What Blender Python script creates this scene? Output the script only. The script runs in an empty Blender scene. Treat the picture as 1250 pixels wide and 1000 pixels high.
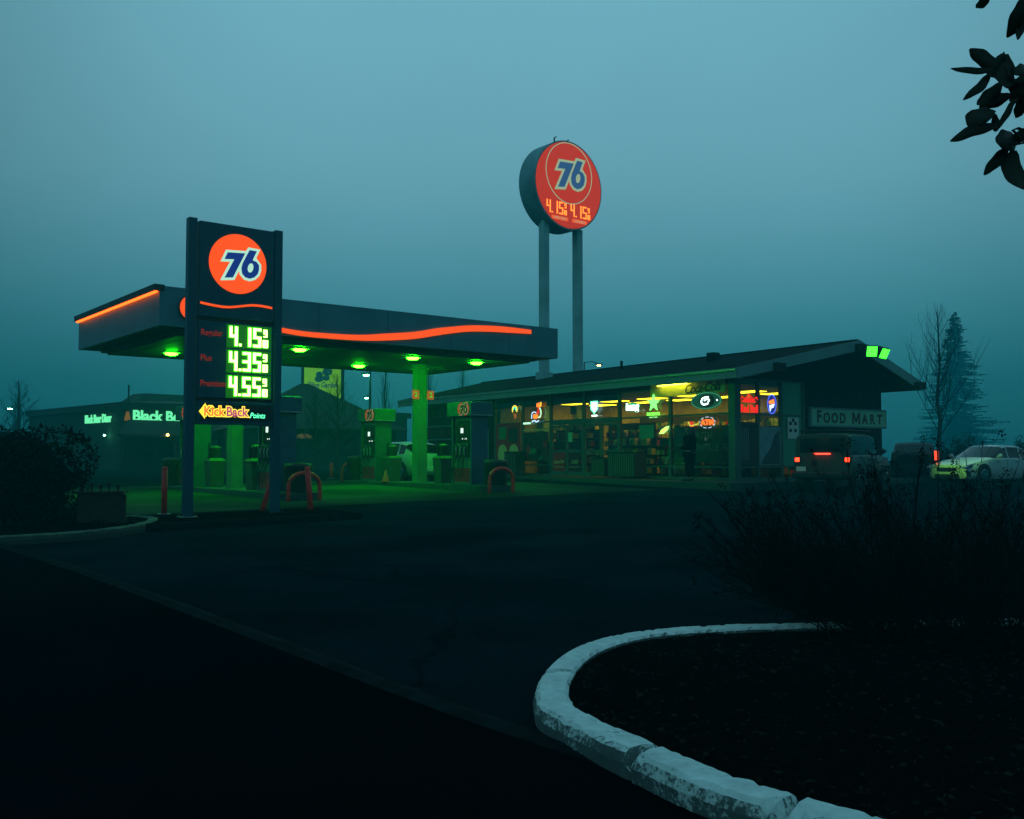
import bpy, bmesh, math, random
from math import sin, cos, pi, radians, atan2, sqrt, exp
from mathutils import Vector, Matrix, noise
random.seed(7)
S = bpy.context.scene
COL = S.collection

# ------------------------------------------------------------------ camera
EYE = 1.6; FPX = 1190.0; PITCH = math.atan(58/1190)
cam = bpy.data.cameras.new("camera"); camo = bpy.data.objects.new("camera", cam); COL.objects.link(camo)
cam.sensor_fit = 'HORIZONTAL'; cam.sensor_width = 36; cam.lens = 36*FPX/1250
cam.clip_start = 0.05; cam.clip_end = 2000
camo.location = (0, 0, EYE); camo.rotation_euler = (pi/2+PITCH, 0, 0)
S.camera = camo
# ------------------------------------------------------------------ exposure
S.view_settings.view_transform = 'Standard'; S.view_settings.look = 'None'
S.view_settings.exposure = 0.0; S.view_settings.gamma = 1.0
S.cycles.use_denoising = True
S.cycles.max_bounces = 8; S.cycles.volume_bounces = 2; S.cycles.transparent_max_bounces = 24
S.cycles.sample_clamp_indirect = 4.0
S.cycles.caustics_reflective = False; S.cycles.caustics_refractive = False
# ------------------------------------------------------------------ sky: dusk through fog
SUN_EL, SUN_ROT = radians(4), radians(200)
W = bpy.data.worlds.new("World"); S.world = W; W.use_nodes = True
nt = W.node_tree; N = nt.nodes; N.clear()
out = N.new('ShaderNodeOutputWorld'); bg = N.new('ShaderNodeBackground'); bg.inputs[1].default_value = 1.0
sky = N.new('ShaderNodeTexSky'); sky.sky_type = 'NISHITA'; sky.sun_disc = False
sky.sun_elevation = SUN_EL; sky.sun_rotation = SUN_ROT
tint = N.new('ShaderNodeMix'); tint.data_type = 'RGBA'; tint.blend_type = 'MULTIPLY'; tint.inputs[0].default_value = 1
tint.inputs[7].default_value = (0.003, 0.015, 0.020, 1)
geo = N.new('ShaderNodeTexCoord'); sep = N.new('ShaderNodeSeparateXYZ'); nt.links.new(geo.outputs['Generated'], sep.inputs[0])
ramp = N.new('ShaderNodeValToRGB'); nt.links.new(sep.outputs[2], ramp.inputs[0])
e = ramp.color_ramp.elements
e[0].position = 0.0; e[0].color = (0.008, 0.105, 0.150, 1)
e[1].position = 1.0; e[1].color = (0.14, 0.42, 0.52, 1)
for p, c in ((0.07, (0.008, 0.14, 0.20, 1)), (0.16, (0.062, 0.245, 0.31, 1)), (0.27, (0.145, 0.35, 0.425, 1)), (0.44, (0.16, 0.41, 0.50, 1)), (0.62, (0.17, 0.46, 0.56, 1))):
    x = e.new(p); x.color = c
ramp.color_ramp.interpolation = 'B_SPLINE'
# soft glow of the fog bank, brighter straight ahead than to the sides
dot = N.new('ShaderNodeVectorMath'); dot.operation = 'DOT_PRODUCT'; dot.inputs[1].default_value = Vector((0.03, 0.955, 0.30)).normalized()
nt.links.new(geo.outputs['Generated'], dot.inputs[0])
mr = N.new('ShaderNodeMapRange'); mr.inputs[1].default_value = 0.78; mr.inputs[2].default_value = 1.0
mr.inputs[3].default_value = 0.58; mr.inputs[4].default_value = 1.08; mr.interpolation_type = 'SMOOTHSTEP'
nt.links.new(dot.outputs['Value'], mr.inputs[0])
mist = N.new('ShaderNodeTexNoise'); mist.inputs['Scale'].default_value = 2.2; mist.inputs['Detail'].default_value = 3
nt.links.new(geo.outputs['Generated'], mist.inputs['Vector'])
mm = N.new('ShaderNodeMapRange'); mm.inputs[1].default_value = .3; mm.inputs[2].default_value = .7; mm.inputs[3].default_value = .95; mm.inputs[4].default_value = 1.05
nt.links.new(mist.outputs[0], mm.inputs[0])
mul = N.new('ShaderNodeMath'); mul.operation = 'MULTIPLY'; nt.links.new(mr.outputs[0], mul.inputs[0]); nt.links.new(mm.outputs[0], mul.inputs[1])
vm = N.new('ShaderNodeVectorMath'); vm.operation = 'SCALE'; nt.links.new(ramp.outputs[0], vm.inputs[0]); nt.links.new(mul.outputs[0], vm.inputs['Scale'])
nt.links.new(sky.outputs[0], tint.inputs[6])
addc = N.new('ShaderNodeVectorMath'); addc.operation = 'ADD'; nt.links.new(vm.outputs[0], addc.inputs[0]); nt.links.new(tint.outputs[2], addc.inputs[1])
nt.links.new(addc.outputs[0], bg.inputs[0]); nt.links.new(bg.outputs[0], out.inputs[0])
sl = bpy.data.lights.new("sun", 'SUN'); sl.energy = 0.03; sl.angle = radians(20); sl.color = (.5, .85, 1)
slo = bpy.data.objects.new("sun", sl); COL.objects.link(slo); slo.rotation_euler = (radians(60), 0, radians(160))

# ------------------------------------------------------------------ materials
def mat(name, c, rough=.6, metal=0, var=.25, scale=4, bump=0, bscale=40, c2=None, spec=.5, coat=0):
    m = bpy.data.materials.new(name); m.use_nodes = True; t = m.node_tree; b = t.nodes['Principled BSDF']
    b.inputs['Roughness'].default_value = rough; b.inputs['Metallic'].default_value = metal
    b.inputs['Specular IOR Level'].default_value = spec; b.inputs['Coat Weight'].default_value = coat
    tc = t.nodes.new('ShaderNodeTexCoord'); n = t.nodes.new('ShaderNodeTexNoise'); n.inputs['Scale'].default_value = scale; n.inputs['Detail'].default_value = 6
    t.links.new(tc.outputs['Object'], n.inputs['Vector'])
    r = t.nodes.new('ShaderNodeValToRGB'); r.color_ramp.elements[0].position = .35; r.color_ramp.elements[1].position = .65
    c2 = c2 or [x*(1-var) for x in c]
    r.color_ramp.elements[0].color = (*c2, 1); r.color_ramp.elements[1].color = (*c, 1)
    t.links.new(n.outputs[0], r.inputs[0]); t.links.new(r.outputs[0], b.inputs['Base Color'])
    if bump:
        n2 = t.nodes.new('ShaderNodeTexNoise'); n2.inputs['Scale'].default_value = bscale; n2.inputs['Detail'].default_value = 4
        t.links.new(tc.outputs['Object'], n2.inputs['Vector'])
        bp = t.nodes.new('ShaderNodeBump'); bp.inputs['Strength'].default_value = bump; bp.inputs['Distance'].default_value = .02
        t.links.new(n2.outputs[0], bp.inputs['Height']); t.links.new(bp.outputs[0], b.inputs['Normal'])
    return m
def emit(name, c, s, base=(.02, .02, .02)):
    m = bpy.data.materials.new(name); m.use_nodes = True; b = m.node_tree.nodes['Principled BSDF']
    b.inputs['Base Color'].default_value = (*base, 1); b.inputs['Emission Color'].default_value = (*c, 1); b.inputs['Emission Strength'].default_value = s
    return m
def glass(name, t_, rough=.02, gl=.1):
    m = bpy.data.materials.new(name); m.use_nodes = True; t = m.node_tree; t.nodes.clear()
    o = t.nodes.new('ShaderNodeOutputMaterial'); a = t.nodes.new('ShaderNodeBsdfTransparent'); a.inputs[0].default_value = (*t_, 1)
    g = t.nodes.new('ShaderNodeBsdfGlossy'); g.inputs['Roughness'].default_value = rough; g.inputs[0].default_value = (.9, .9, .9, 1)
    lw = t.nodes.new('ShaderNodeLayerWeight'); lw.inputs[0].default_value = .5; pw = t.nodes.new('ShaderNodeMath'); pw.operation = 'POWER'; pw.inputs[1].default_value = 4; t.links.new(lw.outputs['Facing'], pw.inputs[0]); f = t.nodes.new('ShaderNodeMath'); f.operation = 'ADD'; f.inputs[1].default_value = .03; t.links.new(pw.outputs[0], f.inputs[0])
    x = t.nodes.new('ShaderNodeMixShader'); t.links.new(f.outputs[0], x.inputs[0]); t.links.new(a.outputs[0], x.inputs[1]); t.links.new(g.outputs[0], x.inputs[2]); t.links.new(x.outputs[0], o.inputs[0])
    return m
M = dict(
 paint_blue=mat('sign_blue_paint', (.008, .075, .12), .45, var=.15),
 canopy=mat('canopy_panel', (.07, .22, .29), .5, var=.22, scale=1.1),
 canopy_dark=mat('canopy_trim', (.03, .05, .07), .6),
 soffit=mat('canopy_soffit', (.04, .06, .055), .6, var=.2, scale=1),
 column=mat('column_paint', (.09, .20, .12), .5, var=.2, scale=2),
 red=mat('red_paint', (.8, .025, .02), .55, var=.35, scale=9),
 black=mat('black_plastic', (.012, .013, .014), .55),
 rubber=mat('rubber', (.015, .015, .016), .8),
 steel=mat('steel', (.35, .37, .38), .4, .8, var=.2),
 pump=mat('pump_cabinet', (.10, .15, .14), .45, var=.15),
 bin=mat('bin_plastic', (.06, .075, .06), .5),
 pumpblue=mat('pump_side_panel', (.03, .10, .16), .45),
 roof=mat('roof_shingle', (.010, .012, .012), 1, spec=.04, var=.4, scale=8, bump=.5, bscale=30),
 fascia=mat('fascia_paint', (.14, .26, .28), .6, var=.15, scale=2),
 frame=mat('window_frame', (.09, .15, .13), .45, .2),
 wall=mat('store_wall', (.03, .032, .03), .95, spec=.1, var=.3, scale=3, bump=.3),
 intwall=mat('interior_wall', (.72, .58, .16), .8),
 intdark=mat('interior_fixture', (.05, .045, .035), .7),
 floor=mat('store_floor', (.2, .19, .16), .5),
 concrete=mat('concrete', (.03, .06, .06), .85, var=.3, scale=3, bump=.25, bscale=60),
 pad=mat('added_green_tinted_pad', (.05, .08, .055), .8, var=.6, scale=.3, bump=.15, bscale=30, spec=0),
 white=mat('white_vinyl', (.7, .72, .7), .5, var=.05),
 yellow=mat('yellow_panel', (.75, .65, .22), .6, var=.08),
 redv=mat('red_vinyl', (.5, .02, .02), .5, var=.1),
 bluev=mat('blue_vinyl', (.02, .06, .35), .5, var=.1),
 darkletter=mat('dark_letter', (.09, .008, .006), .5, var=.1),
 paleletter=mat('pale_letter', (.3, .34, .34), .6, var=.1),
 signface=mat('sign_face', (.25, .6, .42), .5, var=.1, scale=1.2),
 green=mat('green_vinyl', (.05, .3, .08), .5),
 bark=mat('bark', (.035, .03, .025), .95, var=.4, scale=12, bump=.4),
 twig=mat('twig', (.007, .008, .008), 1, spec=.05, var=.4, scale=20),
 leaf=mat('leaf', (.005, .011, .008), .8, var=.5, scale=12, spec=.05),
 leafbig=mat('glossy_leaf', (.010, .022, .012), .5, var=.4, scale=12, spec=.2),
 needle=mat('needles', (.02, .035, .025), .85, var=.4, scale=3),
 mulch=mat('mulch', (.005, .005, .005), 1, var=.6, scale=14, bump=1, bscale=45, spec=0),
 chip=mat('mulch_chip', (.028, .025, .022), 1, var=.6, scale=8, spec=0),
 diner=mat('diner_wall', (.02, .03, .03), .9, var=.25, scale=.7),
 dinerroof=mat('diner_roof', (.02, .03, .03), .9),
 white_car=mat('white_car_paint', (.42, .5, .5), .3, var=.03, coat=.5),
 hatch_car=mat('hatchback_paint', (.32, .5, .4), .4, var=.03, coat=.1),
 tan_car=mat('dull_car_paint', (.045, .05, .042), .45, var=.08, coat=.15),
 dark_car=mat('dark_car_paint', (.006, .009, .012), .6, var=.05, spec=.2),
 carglass=mat('car_glass', (.006, .008, .009), .08, var=.1),
 chrome=mat('chrome', (.5, .5, .5), .2, 1),
 cloth=mat('dark_cloth', (.006, .006, .008), 1, spec=.05, var=.3, scale=20),
 hood=mat('grey_hood_cloth', (.05, .06, .08), .95, var=.3, scale=20),
 skin=mat('skin', (.22, .13, .1), .6, var=.1),
 glass=glass('window_glass', (.8, .86, .82)),
 e_green=emit('canopy_lamp_lens', (.012, 1, .002), 200),
 e_green2=emit('flood_lamp_lens', (.035, 1, .02), 5),
 e_street=emit('street_lamp_lens', (.15, 1, .45), 60),
 e_amber=emit('amber_lamp', (1, .55, .1), 14),
 e_orange=emit('orange_light_panel', (1, .085, .006), 1.1),
 e_orange_hot=emit('orange_strip', (1, .09, .008), 5),
 e_orange_hi=emit('orange_hazy_panel', (1, .045, .006), .52),
 e_blue=emit('logo_blue', (.012, .05, .36), .55),
 e_white=emit('logo_white', (.55, 1, .75), .85),
 e_led=emit('green_led', (.35, 1, .12), 9),
 e_ledglow=emit('green_led_halo', (.06, 1, .01), 1.5),
 e_ledor=emit('orange_led', (1, .18, .02), 3),
 e_red=emit('tail_lamp', (1, .014, .004), 18),
 e_reddim=emit('red_neon', (1, .03, .02), .9),
 e_screen=emit('pump_screen', (.75, 1, .9), 1.2),
 e_strip=emit('store_tube', (.95, .66, .02), 6.5),
 e_y=emit('yellow_neon', (1, .75, .05), 1.6),
 e_wht=emit('white_neon', (.7, 1, .95), 3.5),
 e_teal=emit('teal_neon', (.1, 1, .45), 2.5),
 e_grn=emit('green_neon', (.3, 1, .25), 1.2),
 e_orn=emit('orange_neon', (1, .16, .03), 1.6),
 e_blu=emit('blue_neon', (.08, .15, 1), 1.2),
 e_pink=emit('pink_panel', (.75, .12, .28), .7),
 e_din=emit('diner_letters', (.16, .95, .42), 1.25),
 e_ban=emit('banner_face', (.22, .75, .03), .5),
)

# ------------------------------------------------------------------ mesh builder
class MB:
    def __init__(s): s.v = []; s.f = []
    def add(s, v, f):
        k = len(s.v); s.v += [tuple(x) for x in v]; s.f += [tuple(i+k for i in q) for q in f]; return s
    def box(s, x0, x1, y0, y1, z0, z1):
        v = [(x, y, z) for z in (z0, z1) for y in (y0, y1) for x in (x0, x1)]
        return s.add(v, [(0, 2, 3, 1), (4, 5, 7, 6), (0, 1, 5, 4), (2, 6, 7, 3), (0, 4, 6, 2), (1, 3, 7, 5)])
    def frus(s, c, w, d, h, w2, d2):   # tapered box standing on c
        x, y, z = c; v = [(x+a*w/2, y+b*d/2, z) for a, b in ((-1, -1), (1, -1), (1, 1), (-1, 1))] + [(x+a*w2/2, y+b*d2/2, z+h) for a, b in ((-1, -1), (1, -1), (1, 1), (-1, 1))]
        return s.add(v, [(3, 2, 1, 0), (4, 5, 6, 7), (0, 1, 5, 4), (1, 2, 6, 5), (2, 3, 7, 6), (3, 0, 4, 7)])
    def tube(s, path, rad, n=6, cap=True):
        path = [Vector(p) for p in path]; k = len(s.v)
        if not isinstance(rad, (list, tuple)): rad = [rad]*len(path)
        for i, p in enumerate(path):
            d = (path[min(i+1, len(path)-1)]-path[max(i-1, 0)])
            if d.length < 1e-9: d = Vector((0, 0, 1))
            d.normalize(); a = Vector((0, 0, 1)) if abs(d.z) < .9 else Vector((1, 0, 0))
            if i and 0: pass
            u = d.cross(a).normalized(); w = d.cross(u)
            for j in range(n):
                t = 2*pi*j/n; s.v.append(tuple(p+(u*cos(t)+w*sin(t))*rad[i]))
        for i in range(len(path)-1):
            for j in range(n):
                a = k+i*n+j; b = k+i*n+(j+1) % n; s.f.append((a, b, b+n, a+n))
        if cap:
            s.f.append(tuple(k+j for j in reversed(range(n)))); e_ = k+(len(path)-1)*n; s.f.append(tuple(e_+j for j in range(n)))
        return s
    def cyl(s, p0, p1, r, n=16, r2=None): return s.tube([p0, p1], [r, r if r2 is None else r2], n)
    def prism(s, pts, fn, d0, d1):   # pts 2D polygon, fn(a,b,d)->3D, between depths d0,d1
        n = len(pts); v = [fn(a, b, d0) for a, b in pts]+[fn(a, b, d1) for a, b in pts]
        f = [tuple(range(n)), tuple(reversed(range(n, 2*n)))]+[(i, i+n, (i+1) % n+n, (i+1) % n) for i in range(n)]
        return s.add(v, f)
    def lathe(s, prof, n=20, c=(0, 0, 0)):
        k = len(s.v)
        for r, z in prof:
            for j in range(n): s.v.append((c[0]+r*cos(2*pi*j/n), c[1]+r*sin(2*pi*j/n), c[2]+z))
        for i in range(len(prof)-1):
            for j in range(n): a = k+i*n+j; b = k+i*n+(j+1) % n; s.f.append((a, b, b+n, a+n))
        return s
    def xf(s, m): s.v = [tuple(m @ Vector(p)) for p in s.v]; return s
    def build(s, name, m, parent=None, smooth=False, bevel=0):
        me = bpy.data.meshes.new(name); me.from_pydata(s.v, [], s.f); me.update()
        bm = bmesh.new(); bm.from_mesh(me); bmesh.ops.recalc_face_normals(bm, faces=bm.faces); bm.to_mesh(me); bm.free()
        me.materials.append(m)
        if smooth: me.polygons.foreach_set('use_smooth', [True]*len(me.polygons))
        o = bpy.data.objects.new(name, me); COL.objects.link(o)
        if parent is not None: o.parent = parent
        if bevel:
            b = o.modifiers.new('bevel', 'BEVEL'); b.width = bevel; b.segments = 2; b.limit_method = 'ANGLE'
        return o
def B(*a): return MB().box(*a)
def thing(name, label, cat, loc=(0, 0, 0), rz=0, group=None):
    o = bpy.data.objects.new(name, None); o.empty_display_size = .2; COL.objects.link(o); o.location = loc; o.rotation_euler = (0, 0, rz)
    return tag(o, label, cat, group)
def tag(o, label, cat, group=None, kind=None):
    if label: o['label'] = label
    if cat: o['category'] = cat
    if group: o['group'] = group
    if kind: o['kind'] = kind
    return o
def struct(o): o['kind'] = 'structure'; return o
def dup(root, loc, rz, label, group=None):
    r = root.copy(); COL.objects.link(r); r.location = loc; r.rotation_euler = (0, 0, rz); r['label'] = label
    if group: r['group'] = group
    for ch in list(root.children):
        c = ch.copy(); COL.objects.link(c); c.parent = r
        for g_ in ch.children:
            d = g_.copy(); COL.objects.link(d); d.parent = c
    return r
def text(body, size, m, name, parent, matrix, extrude=.004, shear=0, bold=0, align='CENTER', xs=1, kind='BFONT', space=1):
    cu = bpy.data.curves.new(name, 'FONT'); cu.body = body; cu.size = size; cu.extrude = extrude; cu.shear = shear; cu.offset = bold
    cu.align_x = align; cu.align_y = 'CENTER'; cu.resolution_u = 3; cu.space_character = space
    t = bpy.data.objects.new(name, cu); COL.objects.link(t)
    dg = bpy.context.evaluated_depsgraph_get(); dg.update()
    me = bpy.data.meshes.new_from_object(t.evaluated_get(dg)); bpy.data.objects.remove(t); bpy.data.curves.remove(cu)
    me.transform(Matrix.Diagonal((xs, 1, 1, 1))); me.transform(matrix); me.materials.clear(); me.materials.append(m); me.name = name
    o = bpy.data.objects.new(name, me); COL.objects.link(o)
    if parent is not None: o.parent = parent
    return o
# panel frames: local plane axes to 3D. FY: panel in XZ facing -Y ; FX: panel facing -X (reads left->right along -Y)
def FY(x, y, z, tilt=0): return Matrix.Translation((x, y, z)) @ Matrix.Rotation(pi/2, 4, 'X') @ Matrix.Rotation(tilt, 4, 'Z')
def FX(x, y, z, tilt=0): return Matrix.Translation((x, y, z)) @ Matrix.Rotation(-pi/2, 4, 'Z') @ Matrix.Rotation(pi/2, 4, 'X') @ Matrix.Rotation(tilt, 4, 'Z')

# ------------------------------------------------------------------ terrain
def g(y):
    if y <= 4: return 0.0
    if y <= 40: return .02*(y-4)
    return .72
def ray(px, py):
    x = (px-625)/FPX; v = (500-py)/FPX
    return Vector((x, cos(PITCH)-v*sin(PITCH), sin(PITCH)+v*cos(PITCH)))
def at(px, py, Y):
    r = ray(px, py); return Vector((r.x/r.y*Y, Y, EYE+r.z/r.y*Y))
def gnd(px, py, dz=0):
    r = ray(px, py); Y = 10
    for _ in range(40): Y = .5*Y+.5*max(1, (g(Y)+dz-EYE)*r.y/r.z)
    return Vector((r.x/r.y*Y, Y, g(Y)+dz))
def X0(px, Y): return (px-625)/FPX*Y

# asphalt with patches, seams and a damp sheen
def asphalt(name, c, rough):
    m = mat(name, c, rough, var=.5, scale=.5, bump=.35, bscale=90); t = m.node_tree; b = t.nodes['Principled BSDF']
    tc = t.nodes.new('ShaderNodeTexCoord'); n = t.nodes.new('ShaderNodeTexNoise'); n.inputs['Scale'].default_value = .22; n.inputs['Detail'].default_value = 5
    mp = t.nodes.new('ShaderNodeMapping'); mp.inputs['Scale'].default_value = (1, 2.2, 1); t.links.new(tc.outputs['Object'], mp.inputs[0]); t.links.new(mp.outputs[0], n.inputs['Vector'])
    r = t.nodes.new('ShaderNodeMapRange'); r.inputs[1].default_value = .35; r.inputs[2].default_value = .65; r.inputs[3].default_value = rough-.12; r.inputs[4].default_value = min(1, rough+.15)
    t.links.new(n.outputs[0], r.inputs[0]); t.links.new(r.outputs[0], b.inputs['Roughness'])
    b.inputs['Specular IOR Level'].default_value = 0
    # cracks: distorted cell edges, drawn darker and broken up by a second noise
    ns = t.nodes.new('ShaderNodeTexNoise'); ns.inputs['Scale'].default_value = 1.3; ns.inputs['Detail'].default_value = 6; t.links.new(tc.outputs['Object'], ns.inputs['Vector'])
    ad = t.nodes.new('ShaderNodeVectorMath'); ad.operation = 'MULTIPLY_ADD'; ad.inputs[1].default_value = (.9, .9, 0); t.links.new(ns.outputs['Color'], ad.inputs[0]); t.links.new(tc.outputs['Object'], ad.inputs[2])
    vo = t.nodes.new('ShaderNodeTexVoronoi'); vo.feature = 'DISTANCE_TO_EDGE'; vo.inputs['Scale'].default_value = .28; t.links.new(ad.outputs[0], vo.inputs['Vector'])
    cr = t.nodes.new('ShaderNodeMapRange'); cr.inputs[1].default_value = .003; cr.inputs[2].default_value = .012; cr.inputs[3].default_value = .6; cr.inputs[4].default_value = 1; t.links.new(vo.outputs[0], cr.inputs[0])
    n5 = t.nodes.new('ShaderNodeTexNoise'); n5.inputs['Scale'].default_value = 120; n5.inputs['Detail'].default_value = 2; t.links.new(tc.outputs['Object'], n5.inputs['Vector'])
    ag = t.nodes.new('ShaderNodeMapRange'); ag.inputs[1].default_value = .35; ag.inputs[2].default_value = .7; ag.inputs[3].default_value = .6; ag.inputs[4].default_value = 1.9; t.links.new(n5.outputs[0], ag.inputs[0])
    mu = t.nodes.new('ShaderNodeMath'); mu.operation = 'MULTIPLY'; t.links.new(cr.outputs[0], mu.inputs[0]); t.links.new(ag.outputs[0], mu.inputs[1])
    base = b.inputs['Base Color'].links[0].from_socket; vs = t.nodes.new('ShaderNodeVectorMath'); vs.operation = 'SCALE'; t.links.new(base, vs.inputs[0]); t.links.new(mu.outputs[0], vs.inputs['Scale']); t.links.new(vs.outputs[0], b.inputs['Base Color'])
    return m
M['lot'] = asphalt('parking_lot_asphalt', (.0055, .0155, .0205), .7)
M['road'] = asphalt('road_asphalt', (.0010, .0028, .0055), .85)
YS = [-40, -20, -5, 0, 4, 8, 12, 20, 30, 40, 60, 90, 140, 215]
XS = [-215, -120, -60, -30, -15, -5, 5, 15, 30, 60, 120, 215]
mb = MB(); nx = len(XS)
mb.add([(x, y, g(y)) for y in YS for x in XS], [(j*nx+i, j*nx+i+1, (j+1)*nx+i+1, (j+1)*nx+i) for j in range(len(YS)-1) for i in range(nx-1)])
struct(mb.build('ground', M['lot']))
# near road, edge line runs from far left to the kerb nose
E = [gnd(-60, 648), gnd(0, 668), gnd(100, 700), gnd(200, 737), gnd(300, 775), gnd(450, 833), gnd(600, 889), gnd(700, 921)]
def ex(y):
    P = E
    if y >= P[0].y: return P[0].x
    for a, b in zip(P, P[1:]):
        if b.y <= y <= a.y: t = (y-a.y)/(b.y-a.y); return a.x+(b.x-a.x)*t
    return P[-1].x + (P[-1].y-y)*.9
rows = [-30, -10, 0, 2, 3, 4]+[4+.5*i for i in range(1, 24)]; rows = [y for y in rows if y < E[0].y-.2]
mb = MB()
mb.add([p for y in rows for p in ((-60, y, g(y)+.004), (ex(y), y, g(y)+.004))], [(2*i, 2*i+1, 2*i+3, 2*i+2) for i in range(len(rows)-1)])
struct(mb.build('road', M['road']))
# worn concrete lip along the edge of the road
mb = MB(); q = []
for y in [y for y in rows if y >= 4]:
    x = ex(y); wob = .03*noise.noise((0, y*2, 3)); q += [(x-.05+wob, y, g(y)+.006), (x+.06, y, g(y)+.028), (x+.19-wob, y, g(y)+.007)]
n_ = len(q)//3
mb.add(q, [(3*i+k, 3*i+k+1, 3*i+3+k+1, 3*i+3+k) for i in range(n_-1) for k in range(2)])
M['lip'] = mat('worn_concrete_lip', (.008, .018, .022), 1, var=.7, scale=5, bump=.4, spec=.02)
struct(mb.build('gutter', M['lip']))
# painted foreground kerb
kp = [(1330, 752), (1150, 756), (985, 759.5), (900, 761.5), (840, 764.5), (795, 768), (760, 773), (730, 779.5), (703, 789), (682, 801), (666, 816), (656, 833), (654, 848), (662, 863), (684, 876), (715, 891), (764, 914), (835, 946), (904, 971), (1000, 998), (1120, 1030), (1400, 1100)]
kw = [gnd(a, b, .15) for a, b in kp]
def resample(P, step, closed=False):
    out = []; P = [Vector(p) for p in P]
    # catmull-rom
    n = len(P)
    for i in range(n-1):
        p0, p1, p2, p3 = P[max(i-1, 0)], P[i], P[i+1], P[min(i+2, n-1)]
        m = max(2, int((p2-p1).length/step))
        for k in range(m):
            t = k/m; out.append(.5*((2*p1)+(p2-p0)*t+(2*p0-5*p1+4*p2-p3)*t*t+(3*p1-p0-3*p2+p3)*t**3))
    out.append(P[-1]); return out
def kerb_mesh(path, w, h, joints=(), sgn=1, jit=.006, step=.03):
    P = resample(path, step); mb = MB(); R = []
    for i, p in enumerate(P):
        d = P[min(i+1, len(P)-1)]-P[max(i-1, 0)]; d.z = 0; d.normalize(); n = Vector((-d.y, d.x, 0))*sgn
        zb = g(p.y)
        jo = min([(p.xy-Vector(j).xy).length for j in joints] or [9]); dip = .8 if jo < .016 else 0
        sec = [(0.0, -.05), (-.012, .5*h), (0, h*.86), (.022, h), (w*.5, h+.004), (w-.02, h), (w, h*.88), (w, -.05)]
        for k, (a, b) in enumerate(sec):
            j = jit*noise.noise((p.x*7, p.y*7, k*3.1))*.7 + (jit*1.0*noise.noise((p.x*38, p.y*38, k*5.7))) - (jit*2.2 if k in (3, 5) and noise.noise((p.x*22, p.y*22, k*9.7)) > .28 else 0)
            c = -.03 if jo < .09 and k in (2, 3) and noise.noise((p.x*40, p.y*40, 0)) > -.1 else 0
            R.append((p.x+n.x*(a+j*1.3+(.02 if dip and k < 3 else 0)), p.y+n.y*(a+j*1.3), zb+(b*(1-dip*.55) if b > 0 else b)+(j+c if 1 < k < 7 else 0)))
    m = 8
    mb.add(R, [(i*m+k, i*m+k+1, (i+1)*m+k+1, (i+1)*m+k) for i in range(len(P)-1) for k in range(m-1)]+[tuple(range(m)), tuple(reversed(range((len(P)-1)*m, len(P)*m)))])
    return mb, P
def kerbmat(name, paint, bare, thr):
    m = bpy.data.materials.new(name); m.use_nodes = True; t = m.node_tree; b = t.nodes['Principled BSDF']; b.inputs['Roughness'].default_value = .85; b.inputs['Specular IOR Level'].default_value = .2
    tc = t.nodes.new('ShaderNodeTexCoord')
    def nz(s, d=8, r=.65):
        n = t.nodes.new('ShaderNodeTexNoise'); n.inputs['Scale'].default_value = s; n.inputs['Detail'].default_value = d; n.inputs['Roughness'].default_value = r; t.links.new(tc.outputs['Object'], n.inputs['Vector']); return n
    def mth(op, a, b_=None):
        k = t.nodes.new('ShaderNodeMath'); k.operation = op
        for i, q in enumerate((a, b_)):
            if q is None: continue
            if isinstance(q, (int, float)): k.inputs[i].default_value = q
            else: t.links.new(q, k.inputs[i])
        return k.outputs[0]
    ge = t.nodes.new('ShaderNodeNewGeometry'); sp = t.nodes.new('ShaderNodeSeparateXYZ'); t.links.new(ge.outputs['True Normal'], sp.inputs[0])
    n1, n2 = nz(3.2), nz(45, 5)
    v = mth('ADD', mth('MULTIPLY', n1.outputs[0], .55), mth('MULTIPLY', n2.outputs[0], .45))
    v = mth('ADD', v, mth('MULTIPLY', sp.outputs[2], .20))
    r = t.nodes.new('ShaderNodeValToRGB'); r.color_ramp.elements[0].position = thr-.02; r.color_ramp.elements[1].position = thr+.05
    r.color_ramp.elements[0].color = (*bare, 1); r.color_ramp.elements[1].color = (*paint, 1); t.links.new(v, r.inputs[0])
    n3 = nz(9, 6); r3 = t.nodes.new('ShaderNodeMapRange'); r3.inputs[1].default_value = .3; r3.inputs[2].default_value = .7; r3.inputs[3].default_value = .72; r3.inputs[4].default_value = 1.05; t.links.new(n3.outputs[0], r3.inputs[0])
    sc = t.nodes.new('ShaderNodeVectorMath'); sc.operation = 'SCALE'; t.links.new(r.outputs[0], sc.inputs[0]); t.links.new(r3.outputs[0], sc.inputs['Scale'])
    t.links.new(sc.outputs[0], b.inputs['Base Color'])
    bp = t.nodes.new('ShaderNodeBump'); bp.inputs['Strength'].default_value = .5; bp.inputs['Distance'].default_value = .01; t.links.new(n2.outputs[0], bp.inputs['Height']); t.links.new(bp.outputs[0], b.inputs['Normal'])
    return m
M['kerb'] = kerbmat('worn_white_kerb_paint', (.80, .87, .86), (.13, .17, .17), .56)
M['kerb2'] = kerbmat('weathered_kerb', (.10, .18, .13), (.05, .07, .06), .64)
kj = [gnd(770, 917, .15), gnd(664, 818, .15), gnd(955, 984, .15)]
mb, kpath = kerb_mesh(kw, .2, .15, kj, 1)
struct(mb.build('kerb', M['kerb'], smooth=False))
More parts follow.
